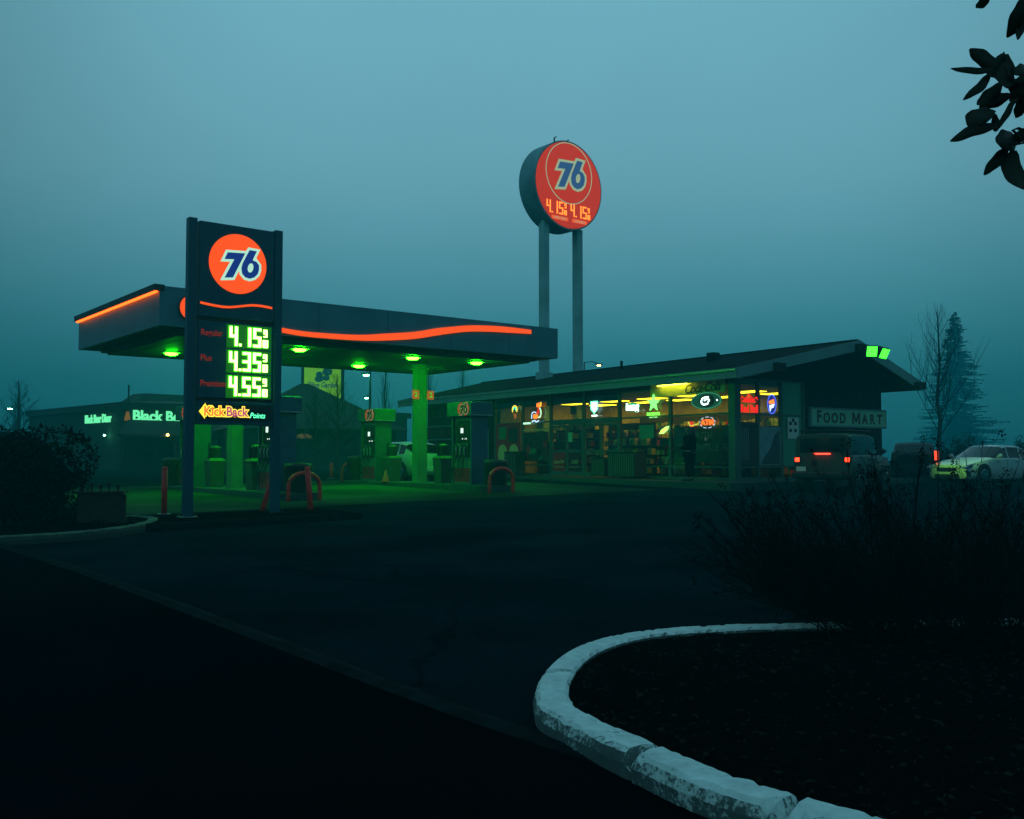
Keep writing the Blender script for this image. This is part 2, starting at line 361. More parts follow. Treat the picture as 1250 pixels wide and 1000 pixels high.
# planting bed inside the kerb
inner = [(p, Vector((p.x, p.y, 0))) for p in kpath[::4]]
poly = []
for i, (p, _) in enumerate(inner):
    d = inner[min(i+1, len(inner)-1)][0]-inner[max(i-1, 0)][0]; d.z = 0; d.normalize(); poly.append(Vector((p.x-d.y*.17, p.y+d.x*.17)))
mb = MB(); cx, cy = 4.6, 4.9
rings = 14; R = []
for k in range(rings+1):
    t = k/rings
    for q_ in poly:
        x = q_.x+(cx-q_.x)*t; y = q_.y+(cy-q_.y)*t
        z = g(y)+.115+.10*min(1, t*1.5)+.03*noise.noise((x*3, y*3, 1))*min(1, t*9)+.012*noise.noise((x*15, y*15, 5))
        R.append((x, y, z))
n_ = len(poly)
mb.add(R, [(k*n_+i, k*n_+i+1, (k+1)*n_+i+1, (k+1)*n_+i) for k in range(rings) for i in range(n_-1)])
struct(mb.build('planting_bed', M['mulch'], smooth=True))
mb = MB()
for _ in range(2600):
    i = random.randrange(n_-1); t = random.random()**1.5*.9+.02; q_ = poly[i]
    x = q_.x+(cx-q_.x)*t+random.uniform(-.05, .05); y = q_.y+(cy-q_.y)*t+random.uniform(-.05, .05); z = g(y)+.125+.10*min(1, t*1.5)+.03*noise.noise((x*3, y*3, 1))*min(1, t*9)
    a = random.uniform(0, pi); l = random.uniform(.008, .03); w_ = l*random.uniform(.2, .5); dz = random.uniform(-.006, .012)
    mb.add([(x-l*cos(a), y-l*sin(a), z), (x+w_*sin(a), y-w_*cos(a), z+dz), (x+l*cos(a), y+l*sin(a), z+.004), (x-w_*sin(a), y+w_*cos(a), z+.002-dz)], [(0, 1, 2, 3)])
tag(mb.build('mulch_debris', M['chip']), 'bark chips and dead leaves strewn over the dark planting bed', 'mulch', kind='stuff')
# ------------------------------------------------------------------ logo shapes
def smooth_closed(pts, n=4):
    P = [Vector(p) for p in pts]; m = len(P); o = []
    for i in range(m):
        p0, p1, p2, p3 = P[i-1], P[i], P[(i+1) % m], P[(i+2) % m]
        for k in range(n):
            t = k/n; o.append(tuple(.5*((2*p1)+(p2-p0)*t+(2*p0-5*p1+4*p2-p3)*t*t+(3*p1-p0-3*p2+p3)*t**3)))
    return o
def offset_poly(pts, d):
    P = [Vector(p) for p in pts]; n = len(P); a = sum(P[i].x*P[(i+1) % n].y-P[(i+1) % n].x*P[i].y for i in range(n)); sg = 1 if a > 0 else -1; o = []
    for i in range(n):
        e1 = (P[i]-P[i-1]); e2 = (P[(i+1) % n]-P[i])
        if e1.length < 1e-6 or e2.length < 1e-6: continue
        e1.normalize(); e2.normalize(); n1 = Vector((e1.y, -e1.x))*sg; n2 = Vector((e2.y, -e2.x))*sg
        b = n1+n2
        if b.length < 1e-3: continue
        b.normalize(); o.append(tuple(P[i]+b*(d/max(.45, b.dot(n1)))))
    return o
def _z(p):  # traced numeral in disc units
    x, y = p; return ((x-665)/315, -(y-572-.135*(x-665))/330)
SEVEN = [_z(p) for p in [(545, 443), (737, 455), (605, 722), (515, 722), (618, 521), (512, 517)]]
SIX = [_z(p) for p in [(786, 418), (866, 432), (828, 512), (822, 535)]]+[_z(p) for p in [(862, 550), (892, 590), (894, 640), (878, 690), (840, 726), (790, 739), (740, 722), (705, 680), (697, 620), (708, 570), (730, 525), (758, 470)]]
HOLE = [_z((797+32*cos(t*pi/8)+6*sin(t*pi/8), 619-52*sin(t*pi/8))) for t in range(16)]
def logo76(parent, F, R, mo, mw, mb_, disc=True, base=.0, dark=None):
    """layers stand proud of the panel frame F (local +Z outward)"""
    def lay(pts, d0, d1, name, m):
        b = MB().prism([(a*R, c*R) for a, c in pts], lambda a, c, d: (a, c, d), d0, d1); b.xf(F); return b.build(name, m, parent)
    if disc: lay([(cos(2*pi*i/48), sin(2*pi*i/48)) for i in range(48)], base, base+.02, 'logo_disc', mo)
    z = base+.02
    lay(offset_poly(SEVEN, .085), z, z+.006, 'numeral_outline', mw); lay(offset_poly(SIX, .085), z+.001, z+.008, 'numeral_outline', mw)
    lay(SEVEN, z+.002, z+.014, 'numeral', mb_); lay(SIX, z+.003, z+.016, 'numeral', mb_); lay(HOLE, z+.004, z+.018, 'numeral_outline', mw)
SEG = {'0': 'abcdef', '1': 'bc', '3': 'abcdg', '4': 'bcfg', '5': 'acdfg', '8': 'abcdefg', '9': 'abcdfg'}
def seg_digit(mb, ch, x, y, w, h, t, d0, d1):
    X = {'a': (x, x+w, y+h-t, y+h), 'g': (x, x+w, y+h/2-t/2, y+h/2+t/2), 'd': (x, x+w, y, y+t), 'f': (x, x+t, y+h/2-t/2, y+h), 'b': (x+w-t, x+w, y+h/2-t/2, y+h), 'e': (x, x+t, y, y+h/2+t/2), 'c': (x+w-t, x+w, y, y+h/2+t/2)}
    for i, s in enumerate(SEG[ch]):
        a = X[s]; mb.box(a[0], a[1], a[2], a[3], d0, d1+i*.0007)
def price(parent, F, digits, h, mled, mglow=None, t=.12, d=.03):
    """digits like '4.15' then the small raised 9 over 10"""
    w = h*.42; x = 0; core = MB(); glow = MB(); gap = h*.15
    for k, ch in enumerate(digits):
        if ch == '.': core.box(x-h*.215, x-h*.105, 0, h*.11, 0, d); continue
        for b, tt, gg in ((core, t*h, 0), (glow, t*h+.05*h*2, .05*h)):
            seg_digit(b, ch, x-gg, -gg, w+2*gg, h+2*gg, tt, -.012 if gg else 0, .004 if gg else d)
        x += w+gap+(h*.17 if k == 0 else 0)
    x -= gap*.35; s = h*.40
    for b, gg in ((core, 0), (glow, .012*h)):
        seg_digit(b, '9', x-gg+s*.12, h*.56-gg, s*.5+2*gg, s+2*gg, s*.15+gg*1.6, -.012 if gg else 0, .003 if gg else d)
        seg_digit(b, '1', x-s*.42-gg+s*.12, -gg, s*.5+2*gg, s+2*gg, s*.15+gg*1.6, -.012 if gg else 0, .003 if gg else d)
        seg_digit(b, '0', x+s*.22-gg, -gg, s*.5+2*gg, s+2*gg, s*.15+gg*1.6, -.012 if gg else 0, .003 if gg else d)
    core.xf(F); o = core.build('price_digits', mled, parent)
    if mglow: glow.xf(F); glow.build('led_halo', mglow, parent)  # glowing halo shapes imitate bloom around the digits
    return o
def ribbon(up, lo, F, d0, d1, name, m, parent):
    n = len(up); v = []; f = []
    for d in (d0, d1):
        for a, b in zip(up, lo): v += [(a[0], a[1], d), (b[0], b[1], d)]
    for i in range(n-1):
        k = 2*i; j = k+2*n; f += [(k, k+1, k+3, k+2), (j, j+2, j+3, j+1), (k, k+2, j+2, j), (k+1, j+1, j+3, k+3)]
    f += [(0, 2*n, 2*n+1, 1), (2*n-2, 2*n-1, 4*n-1, 4*n-2)]
    return MB().add(v, f).xf(F).build(name, m, parent)
def curve_pts(P, n=6):
    P = [Vector(p) for p in P]; o = []
    for i in range(len(P)-1):
        p0, p1, p2, p3 = P[max(i-1, 0)], P[i], P[i+1], P[min(i+2, len(P)-1)]
        for k in range(n):
            t = k/n; o.append(.5*((2*p1)+(p2-p0)*t+(2*p0-5*p1+4*p2-p3)*t*t+(3*p1-p0-3*p2+p3)*t**3))
    o.append(P[-1]); return o

# ------------------------------------------------------------------ price sign by the road
UA = atan2(.624, .781); U = Vector((.781, .624, 0)); V = Vector((-.624, .781, 0))
# island the sign stands on
sp0 = Vector((-6.27, 18.9, 0))
isl = [(-1.1, -.75), (-.7, -1.0), (2.9, -1.0), (3.3, -.7), (3.3, .55), (2.9, .9), (-.7, .9), (-1.1, .6)]
IS = [sp0+U*a+V*b for a, b in isl]
mb = MB(); cc = sum(IS, Vector())/len(IS)
P = smooth_closed([(p.x, p.y) for p in IS], 5)
mb.add([(x, y, g(y)+.13) for x, y in P]+[(cc.x, cc.y, g(cc.y)+.16)], [(i, (i+1) % len(P), len(P)) for i in range(len(P))])
struct(mb.build('sign_bed', M['mulch']))
mb, _ = kerb_mesh([(x, y, 0) for x, y in P+P[:1]], .15, .14, (), 1, .004, .1); struct(mb.build('kerb', M['lip']))
sz = g(18.9)+.13
sg = thing('price_sign', 'tall blue fuel price sign on two posts with orange disc and green lit prices', 'sign', (sp0.x, sp0.y, sz), UA)
H = 6.28-sz; wS = 1.8
for x in (0, wS):
    B(x-.085, x+.085, -.085, .085, 0, H).build('post', M['paint_blue'], sg, bevel=.012)
    b = B(x-.16, x+.16, -.16, .16, 0, .025)
    for a in (-1, 1):
        for c in (-1, 1): b.cyl((x+a*.125, c*.125, .02), (x+a*.125, c*.125, .055), .014, 6)
    b.build('base_plate', M['steel'], sg)
x0, x1 = .10, wS-.10
zz = lambda z: z-sz
B(x0+.03, x1, -.075, .07, zz(4.36), H-.04).build('top_panel', M['paint_blue'], sg, bevel=.008)
B(x0+.03, x1, -.055, .07, zz(4.28), zz(4.355)).build('divider', M['black'], sg)
pp = B(x0+.03, x1, -.075, .07, zz(2.76), zz(4.275)).build('price_panel', M['paint_blue'], sg, bevel=.008)
B(x0+.03, x1, -.05, .07, zz(2.70), zz(2.755)).build('divider', M['black'], sg)
B(x0+.03, x1, -.085, .07, zz(2.24), zz(2.695)).build('lower_panel', M['paint_blue'], sg, bevel=.008)
bp_ = B(x0+.10, x1-.03, -.095, -.08, zz(2.31), zz(2.64)).build('advert_screen', M['black'], sg)
lx = (x0+x1)/2+.02; lz = zz(5.47)
logo76(sg, FY(lx, -.075, lz), .60, M['e_orange'], M['e_white'], M['e_blue'])
sw = [(-.76, 0), (-.45, -.035), (-.2, -.04), (.05, .0), (.3, .045), (.52, .05), (.74, .03)]
up = curve_pts([(a, b+.022, 0) for a, b in sw]); lo = curve_pts([(a, b-.022, 0) for a, b in sw])
ribbon(up, lo, FY(lx, -.076, zz(4.62)), 0, .015, 'swoosh', M['e_orange'], sg)
for i, (d, nm, zc) in enumerate((('4.15', 'Regular', 4.01), ('4.35', 'Plus', 3.51), ('4.55', 'Premium', 3.01))):
    B(x0+.60, x1-.05, -.085, -.074, zz(zc-.235), zz(zc+.235)).build('price_display', M.setdefault('disp', emit('led_bloom_face', (.02, .7, .004), .17)), sg)  # display face given a dim green glow to imitate bloom between digits
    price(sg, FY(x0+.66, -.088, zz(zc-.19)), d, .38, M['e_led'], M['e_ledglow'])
    text(nm, .17, M['e_grade'] if 'e_grade' in M else M.setdefault('e_grade', emit('grade_name_print', (1, .06, .02), .16)), 'grade_name', sg, FY(x0+.08, -.077, zz(zc+.03)), bold=.003, align='LEFT', xs=.85)
# advert: arrow shaped wordmark
for k, (body, x, s, mi, mo) in enumerate((('Kick', .36, .26, M['e_orn'], M['e_y']), ('Back', .83, .26, M['e_pink'], M['e_y']))):
    F0 = FY(x0+x, -.096, zz(2.47)+.02); text(body, s, mo, 'wordmark_outline', bp_, F0, .003, 0, .026, xs=.9)
    text(body, s, mi, 'wordmark', bp_, F0 @ Matrix.Translation((0, 0, .006)), .003, 0, .007, xs=.9)
MB().prism([(.0, 0), (.13, .17), (.12, -.15)], lambda a, c, d: (x0+.06+a, -.0965-d, zz(2.49)+c), .001, .0035).build('arrow', M['e_y'], bp_)
text('Points', .155, M['e_teal'], 'wordmark', bp_, FY(x0+1.10, -.096, zz(2.43)), .003, .25, 0, align='LEFT', xs=.85)

# ------------------------------------------------------------------ fuel canopy
FL = Vector((-8.92, 24.5, 0)); zc = .62; CL, CW = 13.4, 7.35; zb, zt = 4.93-zc, 5.94-zc
cn = thing('fuel_canopy', 'long flat fuel station canopy with orange wave on its fascia and green lamps below', 'canopy', (FL.x, FL.y, zc), UA)
t_ = .12
B(0, CL, 0, t_, zb, zt).build('fascia', M['canopy'], cn); B(0, CL, CW-t_, CW, zb, zt).build('fascia', M['canopy'], cn)
B(-.0, t_, t_, CW-t_, zb, zt-.13).build('fascia', M['canopy'], cn); B(CL-t_, CL, t_, CW-t_, zb, zt).build('fascia', M['canopy'], cn)
for x in (2.1, 4.45, 6.7, 9.0, 11.3): B(x, x+.012, -.004, .001, zb, zt).build('panel_seam', M['canopy_dark'], cn)
B(-.14, t_, -.02, CW+.02, zt-.13, zt+.03).build('cap', M['black'], cn)
B(-.10, -.03, .05, CW-.05, zt-.17, zt-.131).build('light_strip', M['e_orange_hot'], cn)
B(.7, CL-.75, .6, CW-.6, zb-.16, zb-.1).build('soffit', M['soffit'], cn); B(.55, CL-.6, .45, CW-.45, zb-.10, zb+.02).build('soffit_trim', M['canopy_dark'], cn)
B(t_, CL-t_, t_, CW-t_, zb+.02, zb+.06).build('deck', M['canopy_dark'], cn); B(.05, CL-.05, .05, CW-.05, zt-.12, zt-.06).build('roof_deck', M['canopy_dark'], cn)
# seams of the deck pans
b = MB()
for i in range(1, 30): b.box(.7+i*.4, .706+i*.4, .6, CW-.6, zb-.165, zb-.158)
b.build('soffit_seams', M['canopy_dark'], cn)
# wave: measured along the fascia as (u, height fraction)
wv = [(1.2, .52, .40), (2.0, .40, .28), (3.0, .24, .12), (3.9, .16, .03), (4.8, .16, .02), (5.8, .20, .04), (6.6, .30, .10), (7.6, .43, .22), (8.4, .60, .38), (9.0, .70, .50), (9.7, .80, .61), (10.5, .855, .67), (11.3, .875, .70), (12.2, .86, .735)]
up = curve_pts([(a, zb+(zt-zb)*b_, 0) for a, b_, c in wv], 6); lo = curve_pts([(a, zb+(zt-zb)*c, 0) for a, b_, c in wv], 6)
ribbon(up, lo, Matrix.Rotation(pi/2, 4, 'X'), .005, .05, 'swoosh', M['e_orange'], cn)
o = MB().prism([(.36*cos(2*pi*i/40), .36*sin(2*pi*i/40)) for i in range(40)], lambda a, c, d: (.83+a, -d, (zb+zt)/2+c), .002, .07).build('logo_rim', M['canopy_dark'], cn)
logo76(cn, FY(.83, -.071, (zb+zt)/2), .33, M['e_orange'], M['e_white'], M['e_blue'])
for u in (1.95, 4.5, 8.4, 10.9):
    for v in (1.25, 4.65):
        fx = B(u-.24, u+.24, v-.24, v+.24, zb-.195, zb-.161).build('lamp_housing', M['white'], cn, bevel=.01)
        MB().lathe([(.19, 0), (.18, -.035), (.12, -.06), (.0, -.07)], 20, (u, v, zb-.196)).build('lamp_lens', M['e_green'], fx, smooth=True)
# columns (local coords)
def loc(P): d = P-FL; return d.dot(U), d.dot(V)
C1 = Vector((-3.16, 33.4, 0)); C2 = Vector((-8.35, 29.4, 0))
for Cc in (C1, C2):
    u, v = loc(Cc); b = B(u-.17, u+.17, v-.17, v+.17, g(Cc.y)+.15-zc, zb-.161)
    for a in (-.17, .17):
        for c in (-1, 1): b.cyl((u+a, v+c*.17, g(Cc.y)+.15-zc), (u+a, v+c*.17, zb-.17), .022, 8)
    co = b.build('column', M['column'], cn)
    for s in (-1, 1):
        pl = B(u+(.19 if s > 0 else -.21), u+(.21 if s > 0 else -.19), v-.19, v+.19, 2.95, 3.33) if 0 else B(u+s*.30-.13, u+s*.30+.13, v-.215, v-.185, 2.95, 3.25)
        pl.build('number_plate', M['e_orn2'] if 'e_orn2' in M else M.setdefault('e_orn2', emit('number_plate_face', (1, .16, .02), .35)), cn)
        text('2' if Cc is C1 else '1', .24, M['white'], 'pump_number', cn, FY(u+s*.30, -.002+v-.216, 3.10), .003, 0, .006)
# concrete pad, added and tinted green to catch more lamp light; islands
mb = MB(); q = []
for i in range(9):
    for j in range(9):
        p = FL+U*(-1.5+i*(CL+3)/8)+V*(-3.2+j*(CW+5.2)/8); q.append((p.x, p.y, g(p.y)+.010))
mb.add(q, [(i*9+j, i*9+j+1, i*9+j+10, i*9+j+9) for i in range(8) for j in range(8)]); struct(mb.build('added_green_tinted_pad', M['pad']))
def island(Cc, name_lbl):
    mb = MB(); P = [(a*.62+x, b_) for a, b_, x in []]; n = 10; R = []
    L = 4.1; w_ = .62
    for k in range(n): t = pi*k/(n-1); R.append((w_*cos(t), L+w_*.8*sin(t)))
    for k in range(n): t = pi+pi*k/(n-1); R.append((w_*cos(t), -L+w_*.8*sin(t)))
    mb.prism(R, lambda a, b_, d: (a, b_, d), -.15, .15)
    o = mb.build('pump_island', M['concrete'], None, bevel=.015); o.location = (Cc.x, Cc.y, g(Cc.y)); o.rotation_euler = (.0, 0, UA)
    return tag(o, name_lbl, 'kerbed island')
island(C1, 'raised concrete pump island nearer the shop, green lit, with an orange cone on it'); island(C2, 'raised concrete pump island directly behind the price sign')

# ------------------------------------------------------------------ pumps
def make_pump(label, loc_):
    t = thing('fuel_pump', label, 'fuel pump', loc_, UA, 'fuel pumps under the canopy')
    B(-.30, .30, -.46, .46, 0, 1.0).build('lower_cabinet', M['pump'], t, bevel=.02)
    B(-.24, .24, -.46, .46, 1.0, 2.15).build('display_cabinet', M['pump'], t, bevel=.02)
    for s in (-1, 1):
        B(-.33, .33, s*.50-.035, s*.50+.035, 0, 2.15).build('side_panel', M['pumpblue'], t, bevel=.012)
        d_ = B(s*.305-.004, s*.305+.004, -.43, .43, .08, .52).build('red_decal', M['redv'], t)
        n_ = B(s*.30-.05, s*.30+.05, -.40, .40, .86, 1.28).build('nozzle_cradle', M['black'], t, bevel=.01)
        scf = B(s*.245-.02, s*.245+.02, -.34, .34, 1.32, 2.0).build('control_face', M['black'], t, bevel=.01)
        B(s*.27-.002, s*.27+.002, -.02, .14, 1.62, 1.78).build('screen', M['e_screen'], scf)
        b = MB()
        for k in range(3): b.box(s*.267-.002, s*.267+.002, -.2+k*.1, -.15+k*.1, 1.42, 1.46)
        b.build('buttons', M['e_screen'], scf)
        for k in (-.22, .0, .22):
            nz = MB().tube([(s*.36, k, .92), (s*.38, k, 1.08), (s*.36, k, 1.2), (s*.44, k, 1.26)], [.03, .028, .024, .014], 6)
            nz.build('nozzle', M['steel'], n_)
            pts = [(s*.36, k, .95)]+[(s*(.36+.18*sin(pi*q/8)), k+.06*sin(pi*q/4), .95-.75*sin(pi*q/8)) for q in range(1, 8)]+[(s*.33, k+.08, .9), (s*.30, k+.10, 1.9)]
            MB().tube(curve_pts(pts, 3), .014, 5).build('hose', M['rubber'], t)
    tp = B(-.43, .43, -.66, .66, 2.15, 2.6).build('topper', M['pumpblue'], t, bevel=.02)
    for s in (-1, 1):
        F = FX(s*.432, s*.25, 2.375) if s < 0 else Matrix.Rotation(pi, 4, 'Z') @ FX(-.432, .25, 2.375)
        for a in range(2):
            pts = [(.27*cos(q*pi/12+a*pi-pi*.42), .225*sin(q*pi/12+a*pi-pi*.42)) for q in range(11)]
            ou = [(x*1.12, y*1.0, 0) for x, y in pts]; inn = [(x*.86, y*.80, 0) for x, y in pts]
            ribbon(ou, inn, F, .002, .008, 'logo_arc', M['e_orn_dim'], tp)
        logo76(tp, F, .34, None, M['white_dim'], M['black'], disc=False, base=-.010)
    MB().box(-.43, .43, -.664, -.661, 2.16, 2.20).build('trim', M['steel'], tp)
    return t
M['e_orn_dim'] = emit('topper_logo_arc', (1, .05, .01), .35); M['white_dim'] = emit('topper_numeral_outline', (.75, .7, .35), .28)
def isl_pt(Cc, v, u=0): p = Cc+V*v+U*u; return (p.x, p.y, g(Cc.y)+.15)
pumps = [(C1, 2.9, 'fuel pump behind the right column, green lit side, white hatchback at its far side'), (C1, -2.9, 'fuel pump right of the right column, blue grey end toward the shop window'),
         (C2, 3.25, 'fuel pump seen between the price sign posts at left'), (C2, -2.9, 'fuel pump half hidden by the right post of the price sign')]
p0 = make_pump(pumps[0][2], isl_pt(C1, 2.9))
for Cc, v, l in pumps[1:]: dup(p0, isl_pt(Cc, v), UA, l)
def make_bin(label, loc_):
    t = thing('service_bin', label, 'squeegee bin', loc_, UA, 'squeegee and waste units on the islands')
    MB().frus((0, 0, 0), .42, .42, .82, .52, .48).build('waste_box', M['bin'], t, bevel=.02)
    MB().frus((0, 0, .82), .56, .52, .09, .36, .36).build('lid', M['bin'], t)
    MB().lathe([(.0, .91), (.13, .91), (.16, .95), (.16, 1.18), (.19, 1.21), (.19, 1.26), (.05, 1.3), (0, 1.3)], 16).build('towel_dispenser', M['bin'], t, smooth=True)
    B(-.22, -.17, -.02, .02, .9, 1.38).build('squeegee_handle', M['black'], t)
    return t
b0 = make_bin('green lit squeegee and waste unit left of the right column, above the cone', isl_pt(C1, 1.85, .05))
dup(b0, isl_pt(C1, -1.55, -.1), UA, 'dark squeegee and waste unit between right column and the pump right of it')
dup(b0, isl_pt(C2, 1.85, .12), UA, 'squeegee unit with bright domed top seen between the price sign posts')
dup(b0, isl_pt(C2, -1.55), UA, 'dark squeegee and waste unit just left of the right sign post')
def make_can(label, loc_):
    t = thing('trash_can', label, 'trash can', loc_, UA, 'dark trash cans at the island ends')
    MB().lathe([(.0, 0), (.30, 0), (.34, .1), (.36, .85), (.37, .88), (.37, .95), (.33, .99), (.2, 1.0), (.2, .97), (0, .96)], 18).build('barrel', M['black'], t, smooth=True)
    MB().lathe([(.375, .80), (.39, .80), (.39, .87), (.375, .87)], 18).build('band', M['rubber'], t)
    return t
c0 = make_can('dark trash can behind the red hoop right of the price sign', isl_pt(C2, -4.2)[:2]+(g(26),))
dup(c0, isl_pt(C1, -4.25)[:2]+(g(30),), UA, 'dark trash can behind the red hoop in front of the shop window')
dup(c0, isl_pt(C1, 4.3)[:2]+(g(36),), UA, 'dark trash can at the far end of the right island, left of its pump')
dup(c0, (X0(213, 32.6), 32.6, g(32.6)), UA, 'dark trash can left of the price sign, behind the straight red bollard')
def make_hoop(label, loc_, rz=UA, w_=.9, h=.75):
    pts = [(-w_/2, 0, 0), (-w_/2, 0, h*.45)]+[(-w_/2*cos(a), 0, h*.55+h*.45*sin(a)) for a in [i*pi/10 for i in range(1, 10)]]+[(w_/2, 0, h*.45), (w_/2, 0, 0)]
    o = MB().tube(curve_pts(pts, 3), .055, 10).build('hoop_barrier', M['red'], None, smooth=True); o.location = loc_; o.rotation_euler = (0, 0, rz)
    return tag(o, label, 'hoop barrier', 'red hoop barriers at the island ends')
def gp(px, Y): x = X0(px, Y); return (x, Y, g(Y))
make_hoop('red steel hoop barrier right of the price sign, before a dark trash can', gp(372, 25.6))
make_hoop('red steel hoop barrier before the shop window near the trash can', gp(612, 29.4))
make_hoop('red steel hoop barrier at the far end of the right island', gp(431, 36.9))
def make_bollard(label, loc_, h, r, lean=(0, 0)):
    t = thing('bollard', label, 'bollard', loc_, 0, 'red bollards around the pumps')
    MB().tube([(0, 0, -.02), (lean[0]*.5, lean[1]*.5, h*.5), (lean[0], lean[1], h)], [r, r, r], 12).build('pipe', M['red'], t, smooth=True)
    MB().lathe([(r+.004, -.03), (r+.004, 0), (r*.6, r*.45), (0, r*.6)], 12, (lean[0], lean[1], h+.01)).build('cap', M['red'], t, smooth=True)
    MB().lathe([(r*2.2, 0), (r*2.2, .02), (0, .021)], 12).build('flange', M['steel'], t)
make_bollard('straight dark red bollard left of the price sign', gp(202, 21.4), 1.0, .062)
make_bollard('red bollard leaning right beside the right post of the price sign', gp(319, 20.6), .98, .055, (.26, .1))
make_bollard('red bollard right of the price sign, in front of the hoop', gp(381, 20.9), 1.02, .06, (-.10, .04))
make_bollard('short faded red bollard far behind the hoop by the trees', gp(405, 40), .6, .07)
cone = thing('traffic_cone', 'small orange traffic cone on the right pump island', 'traffic cone', (X0(471, 34.0), 34.0, g(33.4)+.15))
M['cone'] = mat('cone_orange', (1, .07, .03), .5, var=.1)
MB().lathe([(.13, .02), (.025, .40), (.02, .41), (0, .41)], 16).build('cone_body', M['cone'], cone, smooth=True)
B(-.16, .16, -.16, .16, 0, .025).build('base', M['cone'], cone)

# ------------------------------------------------------------------ high sign
D = 4.3
hs = thing('high_sign', 'huge round orange sign on two tall posts fading into fog above the shop roof', 'sign', (X0(686, 47), 47, .72), UA)
zc_ = 14.72-.72; R_ = 2.17
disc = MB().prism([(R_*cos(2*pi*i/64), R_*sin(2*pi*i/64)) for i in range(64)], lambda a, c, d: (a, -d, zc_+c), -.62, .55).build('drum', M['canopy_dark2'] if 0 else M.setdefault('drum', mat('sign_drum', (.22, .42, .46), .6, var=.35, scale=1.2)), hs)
MB().prism([(R_*.965*cos(2*pi*i/64), R_*.965*sin(2*pi*i/64)) for i in range(64)], lambda a, c, d: (a, -d, zc_+c), .551, .575).build('face', M['e_orange_hi'], hs)
def ring(r0, r1, cx, cz, name, m):
    ou = [(r1*cos(2*pi*i/48), r1*sin(2*pi*i/48), 0) for i in range(49)]; inn = [(r0*cos(2*pi*i/48), r0*sin(2*pi*i/48), 0) for i in range(49)]
    return ribbon(ou, inn, FY(cx, -.576, cz), .0, .012, name, m, hs)
M['e_wdim'] = emit('high_sign_white', (.55, .75, .45), .6); M['e_bdim'] = emit('high_sign_blue', (.06, .17, .42), .5)
ring(1.46, 1.50, .0, zc_+.58, 'ring_line', M['e_wdim'])
logo76(hs, FY(-.06, -.576, zc_+.55), 1.45, None, M['e_wdim'], M['e_bdim'], disc=False)
for x in (-1.45, .08):
    price(hs, FY(x, -.58, zc_-1.50), '4.15', .60, M['e_ledor'], None, .10, .02)
    pl = B(x+(.32 if x < 0 else .1), x+(1.35 if x < 0 else 1.05), -.60, -.577, zc_-1.78, zc_-1.60).build('price_label', M.setdefault('e_lab', emit('price_label_face', (1, .12, .02), .9)), hs)
    text('CREDIT PRICE' if x < 0 else 'CASH PRICE', .14, M['e_wdim'], 'label_text', pl, FY(x+(.83 if x < 0 else .58), -.602, zc_-1.70), .002, xs=.9)
for x in (-1.12, 1.05):
    B(x-.18, x+.18, -.18, .18, 4.9, zc_-1.95).build('post', M['steel2'] if 'steel2' in M else M.setdefault('steel2', mat('fog_paled_post_paint', (.35, .60, .62), .7, var=.3, scale=1)), hs)  # posts coloured paler, with the fog's fade put into the paint
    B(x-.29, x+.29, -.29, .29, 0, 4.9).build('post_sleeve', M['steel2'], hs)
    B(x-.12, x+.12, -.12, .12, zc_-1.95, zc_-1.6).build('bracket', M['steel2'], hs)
b = MB()
for x in (-.45, .35): b.tube([(x, 0, zc_+R_-.1), (x, 0, zc_+R_+.22), (x+.12, 0, zc_+R_+.3)], .04, 6)
b.build('lifting_eyes', M['canopy_dark'], hs)
# ------------------------------------------------------------------ shop
SA = atan2(.575, .818); SX = Vector((.818, .575, 0)); SY = Vector((-.575, .818, 0)); SO = Vector((7.54, 33.0, 0)); fz = .80
def sp(x, y, z=0): p = SO+SX*x+SY*y; return (p.x, p.y, fz+z)
st = thing('shop', 'long low food shop with glass front, wide gable roof and neon filled windows', 'shop', sp(0, 0), SA)
LW, DW = 20.6, 8.3
# pavement around the shop
mb = MB(); q = []
rim = [(-1.9, -1.5), (9.2, -1.5), (9.2, 0.1), (0.1, .1), (.1, LW), (-1.9, LW)]
mb.prism([(-1.9, -1.5), (9.2, -1.5), (9.2, LW), (-1.9, LW)], lambda a, c, d: sp(a, c, d), -.5, -.015)
struct(mb.build('sidewalk', M['concrete']))
# walls
B(0, .2, 14.55, LW, 0, 3.55).build('wall', M['wall'], st); B(3.7, DW, 0, .2, 0, 3.55).build('wall', M['wall'], st)
B(DW-.2, DW, .2, LW, 0, 3.55).build('wall', M['wall'], st); B(.2, DW-.2, LW-.2, LW, 0, 3.55).build('wall', M['wall'], st)
b = MB()
for i in range(12): b.box(3.7+i*.385, 3.72+i*.385, -.012, -.001, 0, 3.5)
b.build('wall_battens', M['wall'], st)
# gable triangle
MB().prism([(0, 3.55), (DW, 3.55), (DW, 3.92), (4.05, 4.75), (0, 3.86)], lambda a, c, d: (a, d, c), 0, .2).build('gable', M['wall'], st)
B(.2, DW-.2, .2, LW-.2, -.01, .0).build('shop_floor', M['floor'], st); B(.05, DW-.25, .25, LW-.25, 3.26, 3.32).build('ceiling', M['intwall'], st)
B(6.2, 6.3, .3, 14.5, 0, 3.25).build('inner_wall', M['intwall'], st); B(.3, 6.2, 14.45, 14.5, 0, 3.25).build('inner_wall', M['intwall'], st)
for y in (2.2, 5.0, 7.4, 9.8, 12.6):
    for x in (3.2, 4.9): B(x-.34, x+.34, y-.6, y+.6, 3.235, 3.257).build('ceiling_tube', M['e_strip'], st)
